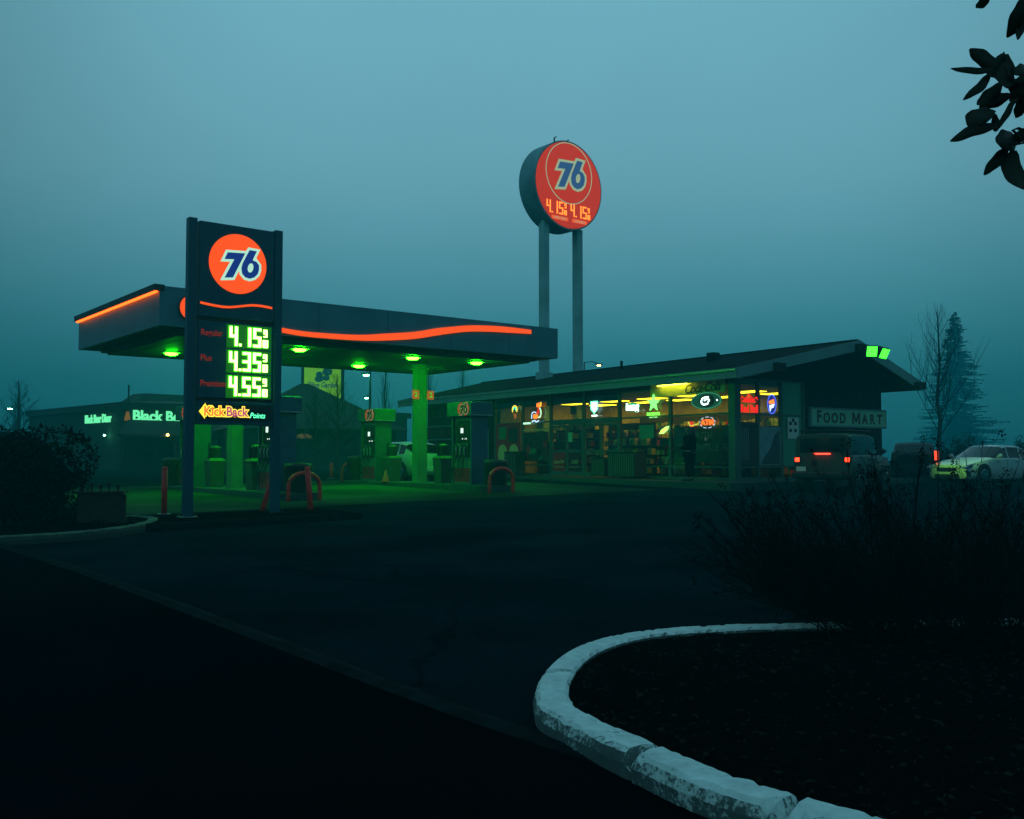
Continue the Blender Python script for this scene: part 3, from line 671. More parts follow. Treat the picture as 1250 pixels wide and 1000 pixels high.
# roof: two slabs, prow at the near gable
def roofpt(x, y, dz): return (x, y, dz+3.70+(1.15)*(1-abs(x-4.05)/5.15))
def slab(xa, xb, name):
    ya = lambda x: -1.1-.95*(1-abs(x-4.05)/5.15); Y1 = 21.7; mb = MB(); n = 8; v = []
    for dz in (0, -.10):
        for i in range(n+1):
            x = xa+(xb-xa)*i/n; v += [roofpt(x, ya(x), dz), roofpt(x, Y1, dz)]
    k = 2*(n+1); f = []
    for i in range(n): f += [(2*i, 2*i+1, 2*i+3, 2*i+2), (k+2*i, k+2*i+2, k+2*i+3, k+2*i+1), (2*i, 2*i+2, k+2*i+2, k+2*i), (2*i+1, k+2*i+1, k+2*i+3, 2*i+3)]
    f += [(0, k, k+1, 1), (2*n, 2*n+1, k+2*n+1, k+2*n)]
    mb.add(v, f); return mb.build(name, M['roof'], st)
rs = slab(-1.1, 4.05, 'roof_slope'); slab(4.05, 9.2, 'roof_slope')
B(3.95, 4.15, -2.0, 21.7, 4.83, 4.88).build('ridge_cap', M['roof'], st)
B(-1.14, -1.101, -1.12, 21.7, 3.36, 3.69).build('fascia', M['fascia'], st); B(9.201, 9.24, -1.12, 21.7, 3.36, 3.69).build('fascia', M['fascia'], st)
def barge(xa, xb, y0, d):
    v = []; yy = lambda x: (-1.1-.95*(1-abs(x-4.05)/5.15)) if y0 < 0 else y0
    for x in (xa, xb):
        for dy in (0, d):
            for z in (-.36, -.005): p = roofpt(x, yy(x)+dy, z); v.append(p)
    return MB().add(v, [(0, 1, 3, 2), (4, 6, 7, 5), (0, 4, 5, 1), (2, 3, 7, 6), (0, 2, 6, 4), (1, 5, 7, 3)])
for xa, xb in ((-1.1, 4.05), (4.05, 9.2)):
    barge(xa, xb, -1, -.05).build('barge_board', M['fascia'], st); barge(xa, xb, 21.7, .05).build('barge_board', M['fascia'], st)
# soffit boards under the overhang
v = [(-1.1, -1.1, 3.36), (0, -1.1, 3.50), (0, 21.7, 3.50), (-1.1, 21.7, 3.36)]
MB().add(v+[(a, b_, c+.02) for a, b_, c in v], [(0, 3, 2, 1), (4, 5, 6, 7), (0, 1, 5, 4), (1, 2, 6, 5), (2, 3, 7, 6), (3, 0, 4, 7)]).build('soffit', M['fascia'], st)
for x, y in ((.55, -1.45), (4.05, -2.14), (8.75, -1.35)):
    z = roofpt(x, 0, 0)[2]; B(x-.24, x+.24, y-.12, 0, z-.44, z-.16).build('roof_beam', M['wall'], st)
B(2.2, 2.55, 3.0, 3.35, roofpt(2.4, 0, 0)[2]-.05, roofpt(2.4, 0, 0)[2]+.28).build('roof_vent', M['roof'], rs)
MB().cyl((2.9, 9, 4.5), (2.9, 9, 4.95), .06, 8).build('vent_pipe', M['roof'], rs)
B(-1.19, -1.145, -1.1, 21.7, 3.60, 3.66).build('gutter_lip', M['steel'], st)
# window wall frames (front x=0)
fr = []
posts = [.12, 3.09, 5.87, 8.05, 10.25, 12.3, 14.45]
B(-.13, .17, -.13, .17, 0, 3.5).build('corner_post', M['frame'], st)
for y in posts[1:]: B(-.03, .09, y-.055, y+.055, .0, 3.55).build('mullion', M['frame'], st)
B(-.02, .08, .17, 14.5, 3.50, 3.58).build('head_rail', M['frame'], st); B(-.04, .09, .17, 5.82, 0, .09).build('sill', M['frame'], st); B(-.04, .09, 10.3, 14.4, 0, .09).build('sill', M['frame'], st)
for y0, y1 in ((.17, 3.035), (3.145, 5.815), (10.305, 12.245), (12.355, 14.395)):
    for z in (.46, 2.3): B(-.02, .08, y0, y1, z-.03, z+.03).build('rail', M['frame'], st)
# gable side windows (y=0)
for x in (1.2, 2.4, 3.6): B(x-.05, x+.05, -.03, .09, 0, 3.5).build('mullion', M['frame'], st)
for x0, x1 in ((.17, 1.15), (1.25, 2.35), (2.45, 3.55)):
    for z, h in ((.04, .05), (.46, .03), (2.28, .03), (3.47, .03)): B(x0, x1, -.02, .08, z-h, z+h).build('rail', M['frame'], st)
    B(x0, x1, .02, .03, .09, .43).build('pane', M['glass'], st); B(x0, x1, .02, .03, .49, 2.25).build('pane', M['glass'], st)
    B(x0, x1, .02, .03, 2.31, 3.44).build('pane', M['glass'], st)
for y0, y1 in ((.17, 3.035), (3.145, 5.815), (5.925, 7.995), (8.105, 10.195), (10.305, 12.245), (12.355, 14.395)):
    if not 5.9 < y0 < 10: B(.02, .03, y0, y1, .09, .43).build('pane', M['glass'], st); B(.02, .03, y0, y1, .49, 2.27).build('pane', M['glass'], st)
    B(.02, .03, y0, y1, 2.33, 3.5).build('pane', M['glass'], st)
    if y0 > 5.5: B(.04, .06, y0, y1, 3.0, 3.5).build('valance', M['wall'], st)
B(-.03, .1, 5.925, 7.995, 2.14, 2.36).build('door_header', M['frame'], st); B(-.03, .1, 8.105, 10.195, 2.14, 2.36).build('door_header', M['frame'], st)
for y0, y1 in ((5.93, 6.94), (6.98, 7.99), (8.11, 9.12), (9.16, 10.19)):
    d = B(-.01, .05, y0, y0+.07, .02, 2.13).box(-.01, .05, y1-.07, y1, .02, 2.13).box(-.01, .05, y0+.07, y1-.07, 2.04, 2.13).box(-.01, .05, y0+.07, y1-.07, .02, .2).box(-.01, .05, y0+.07, y1-.07, 1.0, 1.08).build('door', M['frame'], st)
    B(.015, .025, y0+.07, y1-.07, .2, 1.0).build('pane', M['glass'], d); B(.015, .025, y0+.07, y1-.07, 1.08, 2.04).build('pane', M['glass'], d)
    MB().tube([(-.01, y1-.12, 1.15), (-.07, y1-.12, 1.17), (-.07, y1-.12, 1.45), (-.01, y1-.12, 1.47)], .012, 6).build('door_handle', M['steel'], d)
# opaque pane and white notices at the far end of the gable windows
B(2.45, 3.55, .031, .04, 2.31, 3.44).build('white_infill', M['signface'], st); B(2.45, 3.55, .031, .04, .49, 2.25).build('white_infill', M['signface'], st)

# things in the shop
def pos(o, x, y, z=0): o.location = sp(x, y, z); o.rotation_euler = (0, 0, SA); return o
random.seed(11)
cols = [M['redv'], M['yellow'], M['green'], M['bluev'], M['white'], M['intwall']]
def shelf(label, x, y, L, h, d=.5, rot=0):
    t = thing('store_shelf', label, 'shelf', sp(x, y), SA+rot, 'stocked shelves inside the shop')
    B(-d/2, d/2, -L/2, L/2, 0, .12).box(-.02, .02, -L/2, L/2, .12, h).build('shelf_frame', M['intdark'], t)
    for k, c in enumerate(cols):
        b = MB()
        for lev in range(int(h/.38)):
            z = .14+lev*.38; yy = -L/2+random.uniform(0, .3)
            while yy < L/2-.15:
                w = random.uniform(.06, .22)
                if random.random() < .17: b.box(-d/2, -.03, yy, yy+w, z, z+random.uniform(.15, .31))
                if random.random() < .17: b.box(.03, d/2, yy, yy+w, z, z+random.uniform(.15, .31))
                yy += w*.6
        if b.v: tag(b.build('goods', c, t), None, None, None, 'stuff')
    for lev in range(int(h/.38)): B(-d/2, d/2, -L/2, L/2, .12+lev*.38, .135+lev*.38).build('shelf_board', M['intdark'], t)
shelf('stocked shelf seen through the glass left of the person', 1.6, 4.2, 2.2, 1.5)
shelf('stocked shelf behind the double doors', 2.2, 7.4, 2.6, 1.6); shelf('stocked shelf behind the left shop window', 1.8, 11.8, 3, 1.5)
shelf('tall stocked rack in the middle of the shop behind the doors', 3.1, 8.6, 3.0, 2.25); shelf('tall stocked rack behind the left windows of the shop', 3.2, 12.4, 3.2, 2.3); shelf('tall stocked rack behind the wide window left of the person', 3.3, 4.8, 2.4, 2.0)
shelf('stocked rack behind the gable window', 1.6, 1.5, 1.6, 1.9); shelf('tall rack along the inner wall of the shop', 5.8, 6.5, 9, 2.6)
ct = thing('service_counter', 'dark service counter and menu board seen through the window', 'counter', sp(4.2, 3.4), SA)
B(-.35, .35, -1.6, 1.6, 0, 1.05).build('counter_body', M['intdark'], ct); B(-.42, .42, -1.7, 1.7, 1.05, 1.1).build('counter_top', M['intwall'], ct)
for k in range(4):
    B(1.9, 1.94, -1.5+k*.75, -.9+k*.75, 1.9, 2.35).build('menu_board', [M['intdark'], M['bluev'], M['intdark'], M['redv']][k], ct)

# posters, signs in the windows
def poster(name, label, cat, F, w, h, m, extra=None, group=None):
    t = thing(name, label, cat, F[0], F[1], group); return t
def panel_front(name, label, cat, y, z, w, h, m, x=-.036, grp=None):
    """flat thing on the long glass front; origin at its centre"""
    t = thing(name, label, cat, sp(x, y, z), SA, grp); B(-.012, .0, -w/2, w/2, -h/2, h/2).build('panel', m, t); return t
t = panel_front('window_poster', 'red poster with two pale round lenses on the leftmost shop window', 'poster', 13.35, 1.3, 1.9, 2.0, M['redv'])
for s in (-1, 1):
    MB().prism(smooth_closed([(.36*cos(a), .36*sin(a)+(.06 if sin(a) > 0 else -.04)) for a in [i*pi/5 for i in range(10)]], 3), lambda a, c, d: (-d, s*.44+a, -.35+c), .013, .02).build('lens', M['yellow'], t)
MB().box(-.02, -.013, .15, .75, .3, .85).build('picture', M['green'], t); MB().box(-.02, -.013, -.75, -.05, .15, .8).build('picture', M['intdark'], t)
t = panel_front('window_poster', 'dark green poster on the second shop window from the left', 'poster', 11.28, 1.25, 1.8, 1.25, M['intdark'])
for k in range(9):
    y, z = random.uniform(-.7, .7), random.uniform(-.45, .4); r = random.uniform(.1, .22)
    MB().prism([(r*cos(i*pi/4)*random.uniform(.6, 1), r*sin(i*pi/4)) for i in range(8)], lambda a, c, d: (-d, y+a, z+c), .013+k*.001, .016+k*.001).build('picture', [M['green'], M['redv'], M['wall']][k % 3], t)
t = panel_front('shelf_edge_strip', 'amber strip across the second shop window from the left', 'strip', 11.28, 1.97, 1.85, .06, M['yellow'])
for y, l, m in ((9.67, 'red poster on the lower leftmost door panel', M['redv']), (8.62, 'dark red poster on the lower half of the second door', M['darkletter'])):
    t = panel_front('door_poster', l, 'poster', y, .6, .8, .78, m, x=-.012)
    text('Coca-Cola' if m is M['redv'] else 'COLD', .2, M['yellow'], 'poster_text', t, FX(-.013, 0, .0, .06), .003, .35, .003, xs=.8)
    B(-.018, -.013, -.34, .34, -.22, -.2).build('poster_line', M['yellow'], t)
panel_front('door_notice', 'small pale notice taped to the upper second door', 'notice', 8.9, 1.62, .26, .4, M['signface'], x=-.012)
t = panel_front('hanging_panel', 'dark square panel hanging in the transom above the left doors', 'panel', 9.1, 2.76, .34, .36, M['intdark'], x=.3)
B(-.008, -.004, -.005, .005, .18, .42).build('cord', M['black'], t)
t = panel_front('window_poster', 'pale pricing poster with red goods left of the person', 'poster', 4.45, 1.75, .8, .5, M['signface'], x=.1)
# lower band with the shop's address lettering
t = panel_front('window_lettering', 'dark window band lettered with the shop name behind the person', 'window sign', 1.6, 1.25, 2.8, 1.3, mat('lettered_film', (.07, .11, .10), .6), x=.10)
text('SOUTH', .34, M['paleletter'], 'lettering', t, FX(-.014, .05, .30), .002, 0, .006, xs=1); text('WILSONVILLE 76', .34, M['paleletter'], 'lettering', t, FX(-.014, -.05, -.12), .002, 0, .006, xs=.92)
# menu sign with flowing lettering in the top panes
t = panel_front('cola_sign', 'yellow lit board with flowing red brown script above the right hand windows', 'sign', 2.2, 3.24, 3.7, .48, M['yellow'], x=-.05)
text('Coca-Cola', .46, M['darkletter'], 'script', t, FX(-.016, -.75, -.02, .03), .003, .45, .008, xs=.95, space=.9)
lt = thing('soffit_lamp', 'bright yellow tube lamp under the eave above the cola board', 'lamp', sp(-.22, 2.75, 3.42), SA)
B(-.08, .08, -.8, .8, 0, .04).build('housing', M['fascia'], lt); MB().cyl((0, -.75, -.02), (0, .75, -.02), .015, 8).build('tube', emit('soffit_tube', (.9, 1, .03), 22), lt)

# neon signs (tubes)
def neon(name, label, y, z, x=-.11, cat='neon sign', side=False):
    loc_ = sp(x, y, z) if not side else sp(y, x, z)
    return thing(name, label, cat, loc_, SA if side else SA-pi/2, 'neon signs in the shop windows')
# local frame for neon: X right, Z up, facing -Y
def ntube(t, P, m, r=.014, nm='tube', sm=4, closed=False):
    P = [(a, 0, c) for a, c in P]
    if closed: P = P+[P[0]]
    MB().tube(curve_pts(P, sm) if sm > 1 else P, r, 6).build(nm, m, t)
def ell(a, b, n=24, cx=0, cz=0): return [(cx+a*cos(2*pi*i/n), cz+b*sin(2*pi*i/n)) for i in range(n)]
def fill(t, P, m, d0=.01, d1=.02, nm='plate'): MB().prism(P, lambda a, c, d: (a, d, c), d0, d1).build(nm, m, t)
t = neon('oval_neon', 'eye shaped green and white oval sign in the top pane above the ATM sign', 1.2, 2.76)
fill(t, ell(.72, .30, 32), M['green2'] if 0 else emit('teal_sign_backing', (.02, .16, .09), .35), .02, .04)
ntube(t, ell(.70, .28, 28), M['e_oval'] if 0 else emit('dim_teal_tube', (.06, .5, .25), .6), .014, sm=1, closed=True)
fill(t, ell(.36, .22, 24, .02), M['intdark'], .005, .018, 'pupil')
ntube(t, [(.10, -.10), (-.12, -.13), (-.22, -.02), (-.12, .10), (.12, .12)], M['e_wht'], .03); ntube(t, [(-.08, 0), (.04, .05), (.16, .02), (.10, -.05)], M['e_wht'], .022)
ntube(t, [(.50, .02), (.52, -.02)], M['e_wht'], .02, sm=1)
t = neon('atm_neon', 'orange ATM sign inside a dashed white oval', 1.15, 2.0)
text('ATM', .25, emit('atm_orange', (1, .13, .015), 2.2), 'letters', t, FY(0, 0, 0), .01, 0, .012, xs=1.15)
for i in range(9):
    a0 = 2*pi*i/9; ntube(t, [(.36*cos(a0+d), .19*sin(a0+d)) for d in (0, .2, .4)], M['e_wht2'] if 'e_wht2' in M else M.setdefault('e_wht2', emit('pale_tube', (.6, .8, 1), 1.0)), .014, 'dash')
t = neon('bang_neon', 'glowing white green word neon with rounded outline left of the star', 4.99, 2.70)
text('bang', .36, emit('bang_white', (.6, 1, .8), 6), 'letters', t, FY(0, -.012, .0), .01, 0, .02, xs=1.02)
fill(t, [(.40*cos(a)*(1 if abs(cos(a)) > .3 else 1), .17*sin(a)) for a in [2*pi*i/28 for i in range(28)]], emit('bang_backing', (.02, .8, .25), .55), .0, .02)
t = neon('star_neon', 'five pointed green star sign with letters below it', 3.85, 2.72)
starp = [((.34 if i % 2 == 0 else .14)*sin(i*pi/5), (.34 if i % 2 == 0 else .14)*cos(i*pi/5)+.08) for i in range(10)]
fill(t, starp, emit('star_green', (.16, 1, .14), 2.6), 0, .03, 'star')
text('ROCKSTAR', .16, emit('star_letters', (.2, 1, .08), 2), 'letters', t, FY(0, 0, -.33), .008, 0, .006, xs=.85)
text('ENERGY DRINK', .07, M['e_grn'], 'letters', t, FY(0, 0, -.45), .004, 0, .001, xs=.9)
t = neon('shield_neon', 'white shield shaped neon sign over the double doors', 7.25, 2.80)
fill(t, [(-.18, .2), (-.1, .17), (0, .22), (.1, .17), (.18, .2), (.18, -.08), (0, -.22), (-.18, -.08)], emit('shield_white', (.55, .75, 1), 2.6), 0, .03, 'shield')
ntube(t, [(-.21, .22), (.21, .22), (.21, -.1), (0, -.27), (-.21, -.1)], M['e_teal'], .016, sm=1, closed=True)
fill(t, [(-.16, -.32), (.16, -.32), (.16, -.38), (-.16, -.38)], M['e_wht'], 0, .02, 'base_bar')
t = neon('curved_neon', 'tall curving orange and red neon with a white loop at its foot', 11.15, 2.78)
O_, RR, WW = emit('neon_deep_orange', (1, .2, .02), 2.0), emit('neon_red', (.8, .02, .01), 1.0), emit('neon_bluewhite', (.5, .75, 1), 1.6)
fill(t, [(.02, .18), (.05, .34), (.32, .36), (.34, .22), (.22, .14)], O_, 0, .03, 'orange_part')
fill(t, [(.12, .14), (.24, .14), (.20, -.12), (.0, -.12)], RR, 0, .03, 'red_part'); fill(t, [(-.22, -.3), (-.2, -.12), (.10, -.14), (.12, -.28), (-.05, -.34)], O_, 0, .03, 'orange_part')
ntube(t, [(-.32, -.32), (-.30, -.10), (-.14, -.03), (.02, -.08)], WW, .022); ntube(t, [(.27, .12), (.36, -.05), (.30, -.24), (.18, -.28)], emit('neon_mint', (.4, 1, .6), 1.5), .03); ntube(t, [(.36, .38), (.35, .18)], M['e_y'], .018, sm=1)
fill(t, [(-.95, -.47), (-.42, -.47), (-.42, -.55), (-.95, -.55)], emit('mint_bar', (.45, 1, .6), 1.6), 0, .02, 'text_bar'); ntube(t, [(-.3, -.46), (-.12, -.40), (.02, -.47), (.18, -.41)], WW, .028)
t = neon('loop_neon', 'small yellow and green loop neon in the leftmost top pane', 12.75, 2.82)
ntube(t, [(.18*cos(a), .18*sin(a)+.08) for a in [-.6+i*.43 for i in range(11)]], M['e_y'], .024); ntube(t, [(.09*cos(a), .09*sin(a)+.1) for a in [-.6+i*.5 for i in range(9)]], M['e_teal'], .018)
fill(t, [(-.12, -.08), (.1, -.1), (.14, -.22), (.0, -.34), (-.06, -.2)], emit('amber_dim', (.6, .2, .02), .5), 0, .02, 'amber_part')
t = neon('tilted_neon', 'small tilted yellow green neon lozenge left of the person', 3.3, 1.77)
fill(t, [(-.26, -.12), (-.16, .02), (.1, .14), (.26, .16), (.2, .02), (-.04, -.12)], emit('lozenge', (.45, 1, .2), 1.8), 0, .02, 'lozenge'); ntube(t, [(-.14, -.05), (.0, .0), (.12, .08)], O_, .02)
t = neon('arrow_neon', 'small red and yellow arrow shaped neon right of the person', 1.95, 1.95)
fill(t, [(-.05, .12), (.12, .08), (.12, -.1), (-.02, -.12)], M['e_reddim'], 0, .02, 'red_part'); ntube(t, [(-.12, .1), (-.02, -.04), (.1, -.04), (.38, .02)], emit('arrow_y', (.7, .8, .1), 1.2), .018, sm=1)
t = neon('redbull_neon', 'red neon with two rows of red lettering in the first gable pane', .62, 2.66, side=True)
e_rb = emit('deep_red_neon', (1, .015, .01), 1.1)
ntube(t, [(-.42, .10), (-.36, .2), (-.25, .12), (-.1, .2), (0, .26), (.1, .2), (.25, .12), (.36, .2), (.42, .10)], e_rb, .02); fill(t, [(-.38, .02), (-.2, .12), (0, .16), (.2, .12), (.38, .02), (.2, .0), (-.2, .0)], e_rb, 0, .02, 'emblem')
fill(t, ell(.09, .09, 14, 0, .22), emit('amber_disc', (.9, .25, .02), .7), .021, .03, 'disc')
text('Red Bull', .36, e_rb, 'letters', t, FY(0, 0, -.22), .008, 0, .014, xs=.72)
t = neon('oval_lottery_neon', 'blue rimmed oval sign with orange top and white letter in the second gable pane', 1.78, 2.64, side=True)
ntube(t, ell(.22, .33, 20), M['e_blu'], .02, sm=1, closed=True); fill(t, ell(.20, .31, 20), emit('oval_blue', (.02, .04, .4), .6), .01, .02)
fill(t, [(-.15, .10), (.10, .18), (.14, .08), (.12, .02), (-.12, -.0)], O_, -.002, .009, 'orange_part'); fill(t, [(-.12, -.04), (.15, .02), (.08, -.12), (-.02, -.14), (-.1, -.26)], emit('oval_white', (.6, .8, 1), 2), -.002, .009, 'letter_mark')
t = thing('window_poster', 'pale blue poster with a mountain shape in the lower gable windows', 'poster', sp(1.75, -.04, 1.3), SA)
B(-.55, .55, -.0, .012, -.78, .55).build('panel', mat('pale_blue_print', (.22, .33, .38), .5), t)
MB().prism([(-.5, -.75), (-.3, -.5), (0, -.2), (.25, .3), (.5, .42), (.5, -.75)], lambda a, c, d: (a, -d, c), .001, .005).build('picture', M['bluev2'] if 0 else mat('dim_print', (.05, .07, .08), .5), t)
t = thing('window_poster', 'dark ribbed poster in the first lower gable window', 'poster', sp(.66, -.04, 1.3), SA)
B(-.45, .45, 0, .012, -.78, .7).build('panel', M['intdark'], t)
for k in range(5): B(-.4+k*.09, -.37+k*.09, -.004, -.001, -.6, .5).build('stripe', M['steel'], t)
t = thing('notice_sheet', 'white sheet with dark symbols on the third gable window', 'notice', sp(3.0, -.035, 1.9), SA)
B(-.3, .3, 0, .01, -.45, .3).build('sheet', M['white'], t)
for a, c in ((-.15, .1), (.12, .1), (-.15, -.15), (.12, -.15), (0, .22)): B(a-.07, a+.07, -.004, -.001, c-.07, c+.05).build('symbol', M['black'], t)

# FOOD MART boards
def food_mart(label, loc_, rz, s=1, m=None):
    t = thing('food_mart_sign', label, 'sign', loc_, rz)
    B(-2.3, 2.3, -.12, 0, -.36, .36).build('frame', M['fascia'], t, bevel=.01); B(-2.22, 2.22, -.128, -.121, -.29, .29).build('face', m or M['signface'], t)
    x = -2.0
    for ch, sz_ in (('F', .62), ('OOD', .5), (' ', 0), ('M', .62), ('ART', .5)):
        if ch == ' ': x += .28; continue
        for c in ch:
            w = {'F': .36, 'M': .56}.get(c, .42)*(1 if sz_ > .55 else 1)
            if c == 'M':
                MB().prism([(-.24, -.225), (-.24, .225), (-.13, .225), (0, -.03), (.13, .225), (.24, .225), (.24, -.225), (.145, -.225), (.145, .06), (.03, -.17), (-.03, -.17), (-.145, .06), (-.145, -.225)], lambda a, d, z_: (x+w/2+a, -z_, d-.0), .1285, .134).build('letter', M['darkletter'], t); x += w+.045; continue
            text(c, sz_*1.02, M['darkletter'], 'letter', t, FY(x+w/2, -.131, -.0-(.62-sz_)*.3), .004, 0, .017, xs=.94); x += w+.045
    return t
food_mart('pale green FOOD MART board on the dark gable wall above the parked off roader', sp(6.15, -.002, 2.25), SA)
food_mart('dim FOOD MART board on the front wall, partly behind the right hand pump', sp(-.002, 19.2, 2.0), SA-pi/2, m=M['wall'])
t = thing('wall_board', 'dim board with large dark letters above the front wall sign', 'sign', sp(-.002, 19.4, 2.95), SA-pi/2)
B(-1.0, 1.0, -.04, 0, -.36, .36).build('face', M['wall'], t); text('OPEN', .6, M['darkletter'], 'letters', t, FY(0, -.044, 0), .004, 0, .02, xs=1)
wp = panel_front('wall_cabinet', 'pale upright panel on the wall left of the shop windows', 'panel', 15.35, 1.35, .7, 1.5, M['signface'], x=-.01); B(-.05, -.013, -.18, .12, -.7, .55).build('bottle_shape', M['black'], wp)
# flood light at the ridge
fl = thing('flood_light', 'twin green flood light at the tip of the gable', 'flood light', sp(4.2, -2.22, 4.42), SA)
B(-.25, .35, -.05, .05, -.02, .1).build('bracket', M['wall'], fl)
for dx, rx, rz_, w in ((-.06, .2, -.5, .42), (.55, .45, .25, .72)):
    h_ = B(-w/2, w/2, -.14, .04, -.20, .20).build('lamp_head', M['canopy_dark'], fl); h_.location = (dx, -.2, .02); h_.rotation_euler = (rx, 0, rz_)
    B(-w/2+.03, w/2-.03, -.148, -.141, -.17, .17).build('lamp_lens', M['e_green2'], h_)
L_ = bpy.data.lights.new('flood_beam', 'SPOT'); L_.energy = 900; L_.color = (.35, 1, .06); L_.spot_size = radians(30); L_.spot_blend = .7; L_.shadow_soft_size = .15
lo_ = bpy.data.objects.new('flood_beam', L_); COL.objects.link(lo_); lo_.parent = fl; lo_.location = (.65, -.5, -.15); _d = Matrix.Rotation(-SA, 3, 'Z') @ (Vector((16.4, 35.6, .85))-Vector((12.6, 33.4, 5.1))); lo_.rotation_euler = _d.to_track_quat('-Z', 'Y').to_euler()
# stuff standing along the front
def ice(label, x, y, w, d, h):
    t = thing('outdoor_rack', label, 'rack', sp(x, y), SA, 'dark racks on the shop pavement')
    B(-d/2, d/2, -w/2, w/2, .06, h).build('cabinet', M['intdark'], t, bevel=.02); B(-d/2-.01, d/2, -w/2, w/2, h, h+.04).build('lid', M['wall'], t)
    b = MB()
    for k in range(int(w/.12)): b.cyl((-d/2-.02, -w/2+.06+k*.12, .1), (-d/2-.02, -w/2+.06+k*.12, h-.05), .008, 5)
    b.build('bars', M['steel'], t)
ice('dark caged rack on the pavement right of the double doors', -.5, 4.9, 1.5, .6, .95); ice('low dark rack on the pavement left of the caged rack', -.5, 6.3, .8, .5, .75)
ice('dark box on the pavement below the two lens poster', -.5, 12.2, .9, .5, 1.0)

# ------------------------------------------------------------------ skinned figures
def skin(name, chains, m, parent=None, sub=2, root=0):
    """chains: list of [(x,y,z,r),...]; a chain may start with an int index of an existing vertex"""
    v = []; r = []; ed = []
    for c in chains:
        prev = None
        for p in c:
            if isinstance(p, int): prev = p; continue
            v.append(p[:3]); r.append(p[3]); k = len(v)-1
            if prev is not None: ed.append((prev, k))
            prev = k
    me = bpy.data.meshes.new(name); me.from_pydata(v, ed, []); o = bpy.data.objects.new(name, me); COL.objects.link(o)
    s = o.modifiers.new('s', 'SKIN'); 
    for i, q in enumerate(me.skin_vertices[0].data): q.radius = (r[i], r[i]) if not isinstance(r[i], tuple) else r[i]; q.use_root = (i == root)
    ss = o.modifiers.new('u', 'SUBSURF'); ss.levels = sub; ss.render_levels = sub
    dg = bpy.context.evaluated_depsgraph_get(); dg.update(); m2 = bpy.data.meshes.new_from_object(o.evaluated_get(dg)); bpy.data.objects.remove(o)
    m2.materials.clear(); m2.materials.append(m); m2.polygons.foreach_set('use_smooth', [True]*len(m2.polygons)); m2.name = name
    o = bpy.data.objects.new(name, m2); COL.objects.link(o)
    if parent is not None: o.parent = parent
    return o
# person: standing on the pavement, back mostly to us, facing the doors (+Y local = facing), hands together in front
ps = thing('person', 'person in a dark hooded jacket standing on the pavement facing the shop doors', 'person', (X0(842, 33.3), 33.3, fz-.015), radians(58)); ps.scale = (1.3, 1.25, 1.06)
fing = []
def hand(sx):
    out = []; bx, by, bz = sx*.06, .30, 1.04
    for k, (dx, l) in enumerate(((-.03, .07), (-.01, .08), (.012, .075), (.032, .06))):
        out.append([(bx+sx*dx, by, bz, .009), (bx+sx*dx, by+l*.6, bz-.01, .0085), (bx+sx*dx*.8, by+l*.9, bz-.035, .007)])
    out.append([(bx-sx*.03, by-.04, bz, .01), (bx-sx*.055, by, bz+.01, .009), (bx-sx*.055, by+.035, bz, .008)]); return out
body = [[(0, 0, .95, .14), (0, 0, 1.12, .13), (0, 0, 1.3, .15), (0, 0, 1.42, .11), (0, .01, 1.50, .055), (0, .02, 1.57, .07), (0, .035, 1.66, .095), (0, .02, 1.72, .08)],
        [3, (.17, 0, 1.40, .06), (.235, -.02, 1.14, .045), (.15, .18, 1.05, .035), (.07, .28, 1.04, .034)],
        [3, (-.17, 0, 1.40, .06), (-.235, -.02, 1.14, .045), (-.15, .18, 1.05, .035), (-.07, .28, 1.04, .034)],
        [0, (.10, 0, .86, .10), (.11, .01, .50, .065), (.11, -.02, .10, .045), (.12, .05, .04, .04), (.12, .16, .03, .035)],
        [0, (-.10, 0, .86, .10), (-.12, .02, .50, .065), (-.13, -.01, .10, .045), (-.14, .06, .04, .04), (-.15, .17, .03, .035)]]
bo = skin('body', body+hand(1)+hand(-1), M['skin'], ps)
# face: nose, eyes, mouth, ears on the head
skin('nose', [[(0, .125, 1.665, .010), (0, .138, 1.64, .014), (0, .128, 1.63, .012)]], M['skin'], ps, 1)
for s in (-1, 1):
    MB().lathe([(0, .0), (.012, .004), (.012, .012), (0, .016)], 8, (s*.033, .122, 1.668)).build('eye', M['white'], ps); skin('ear', [[(s*.09, .02, 1.67, .014), (s*.096, .01, 1.64, .012)]], M['skin'], ps, 1)
B(-.025, .025, .118, .126, 1.598, 1.606).build('mouth', M['redv'], ps)
skin('jacket', [[(0, 0, .88, .185), (0, 0, 1.08, .175), (0, -.005, 1.28, .19), (0, -.01, 1.42, .15), (0, -.01, 1.50, .09)],
      [3, (.18, 0, 1.41, .085), (.25, -.02, 1.15, .07), (.16, .17, 1.06, .055), (.09, .26, 1.045, .045)], [3, (-.18, 0, 1.41, .085), (-.25, -.02, 1.15, .07), (-.16, .17, 1.06, .055), (-.09, .26, 1.045, .045)]], M['cloth'], ps)
skin('hood', [[(0, -.06, 1.46, .10), (0, -.055, 1.55, .115), (0, -.03, 1.67, .125), (0, -.01, 1.74, .095)]], M['hood'], ps)
skin('trousers', [[(0, 0, .94, .165), (.10, 0, .84, .12), (.115, .01, .50, .085), (.115, -.02, .11, .07)], [0, (-.10, 0, .84, .12), (-.125, .02, .50, .085), (-.135, -.01, .11, .07)]], M['cloth'], ps)
for s, dx in ((1, .12), (-1, -.145)): skin('shoe', [[(dx, -.05, .05, .05), (dx, .06, .045, .05), (dx*1.05, .19, .035, .04)]], M['black'], ps)

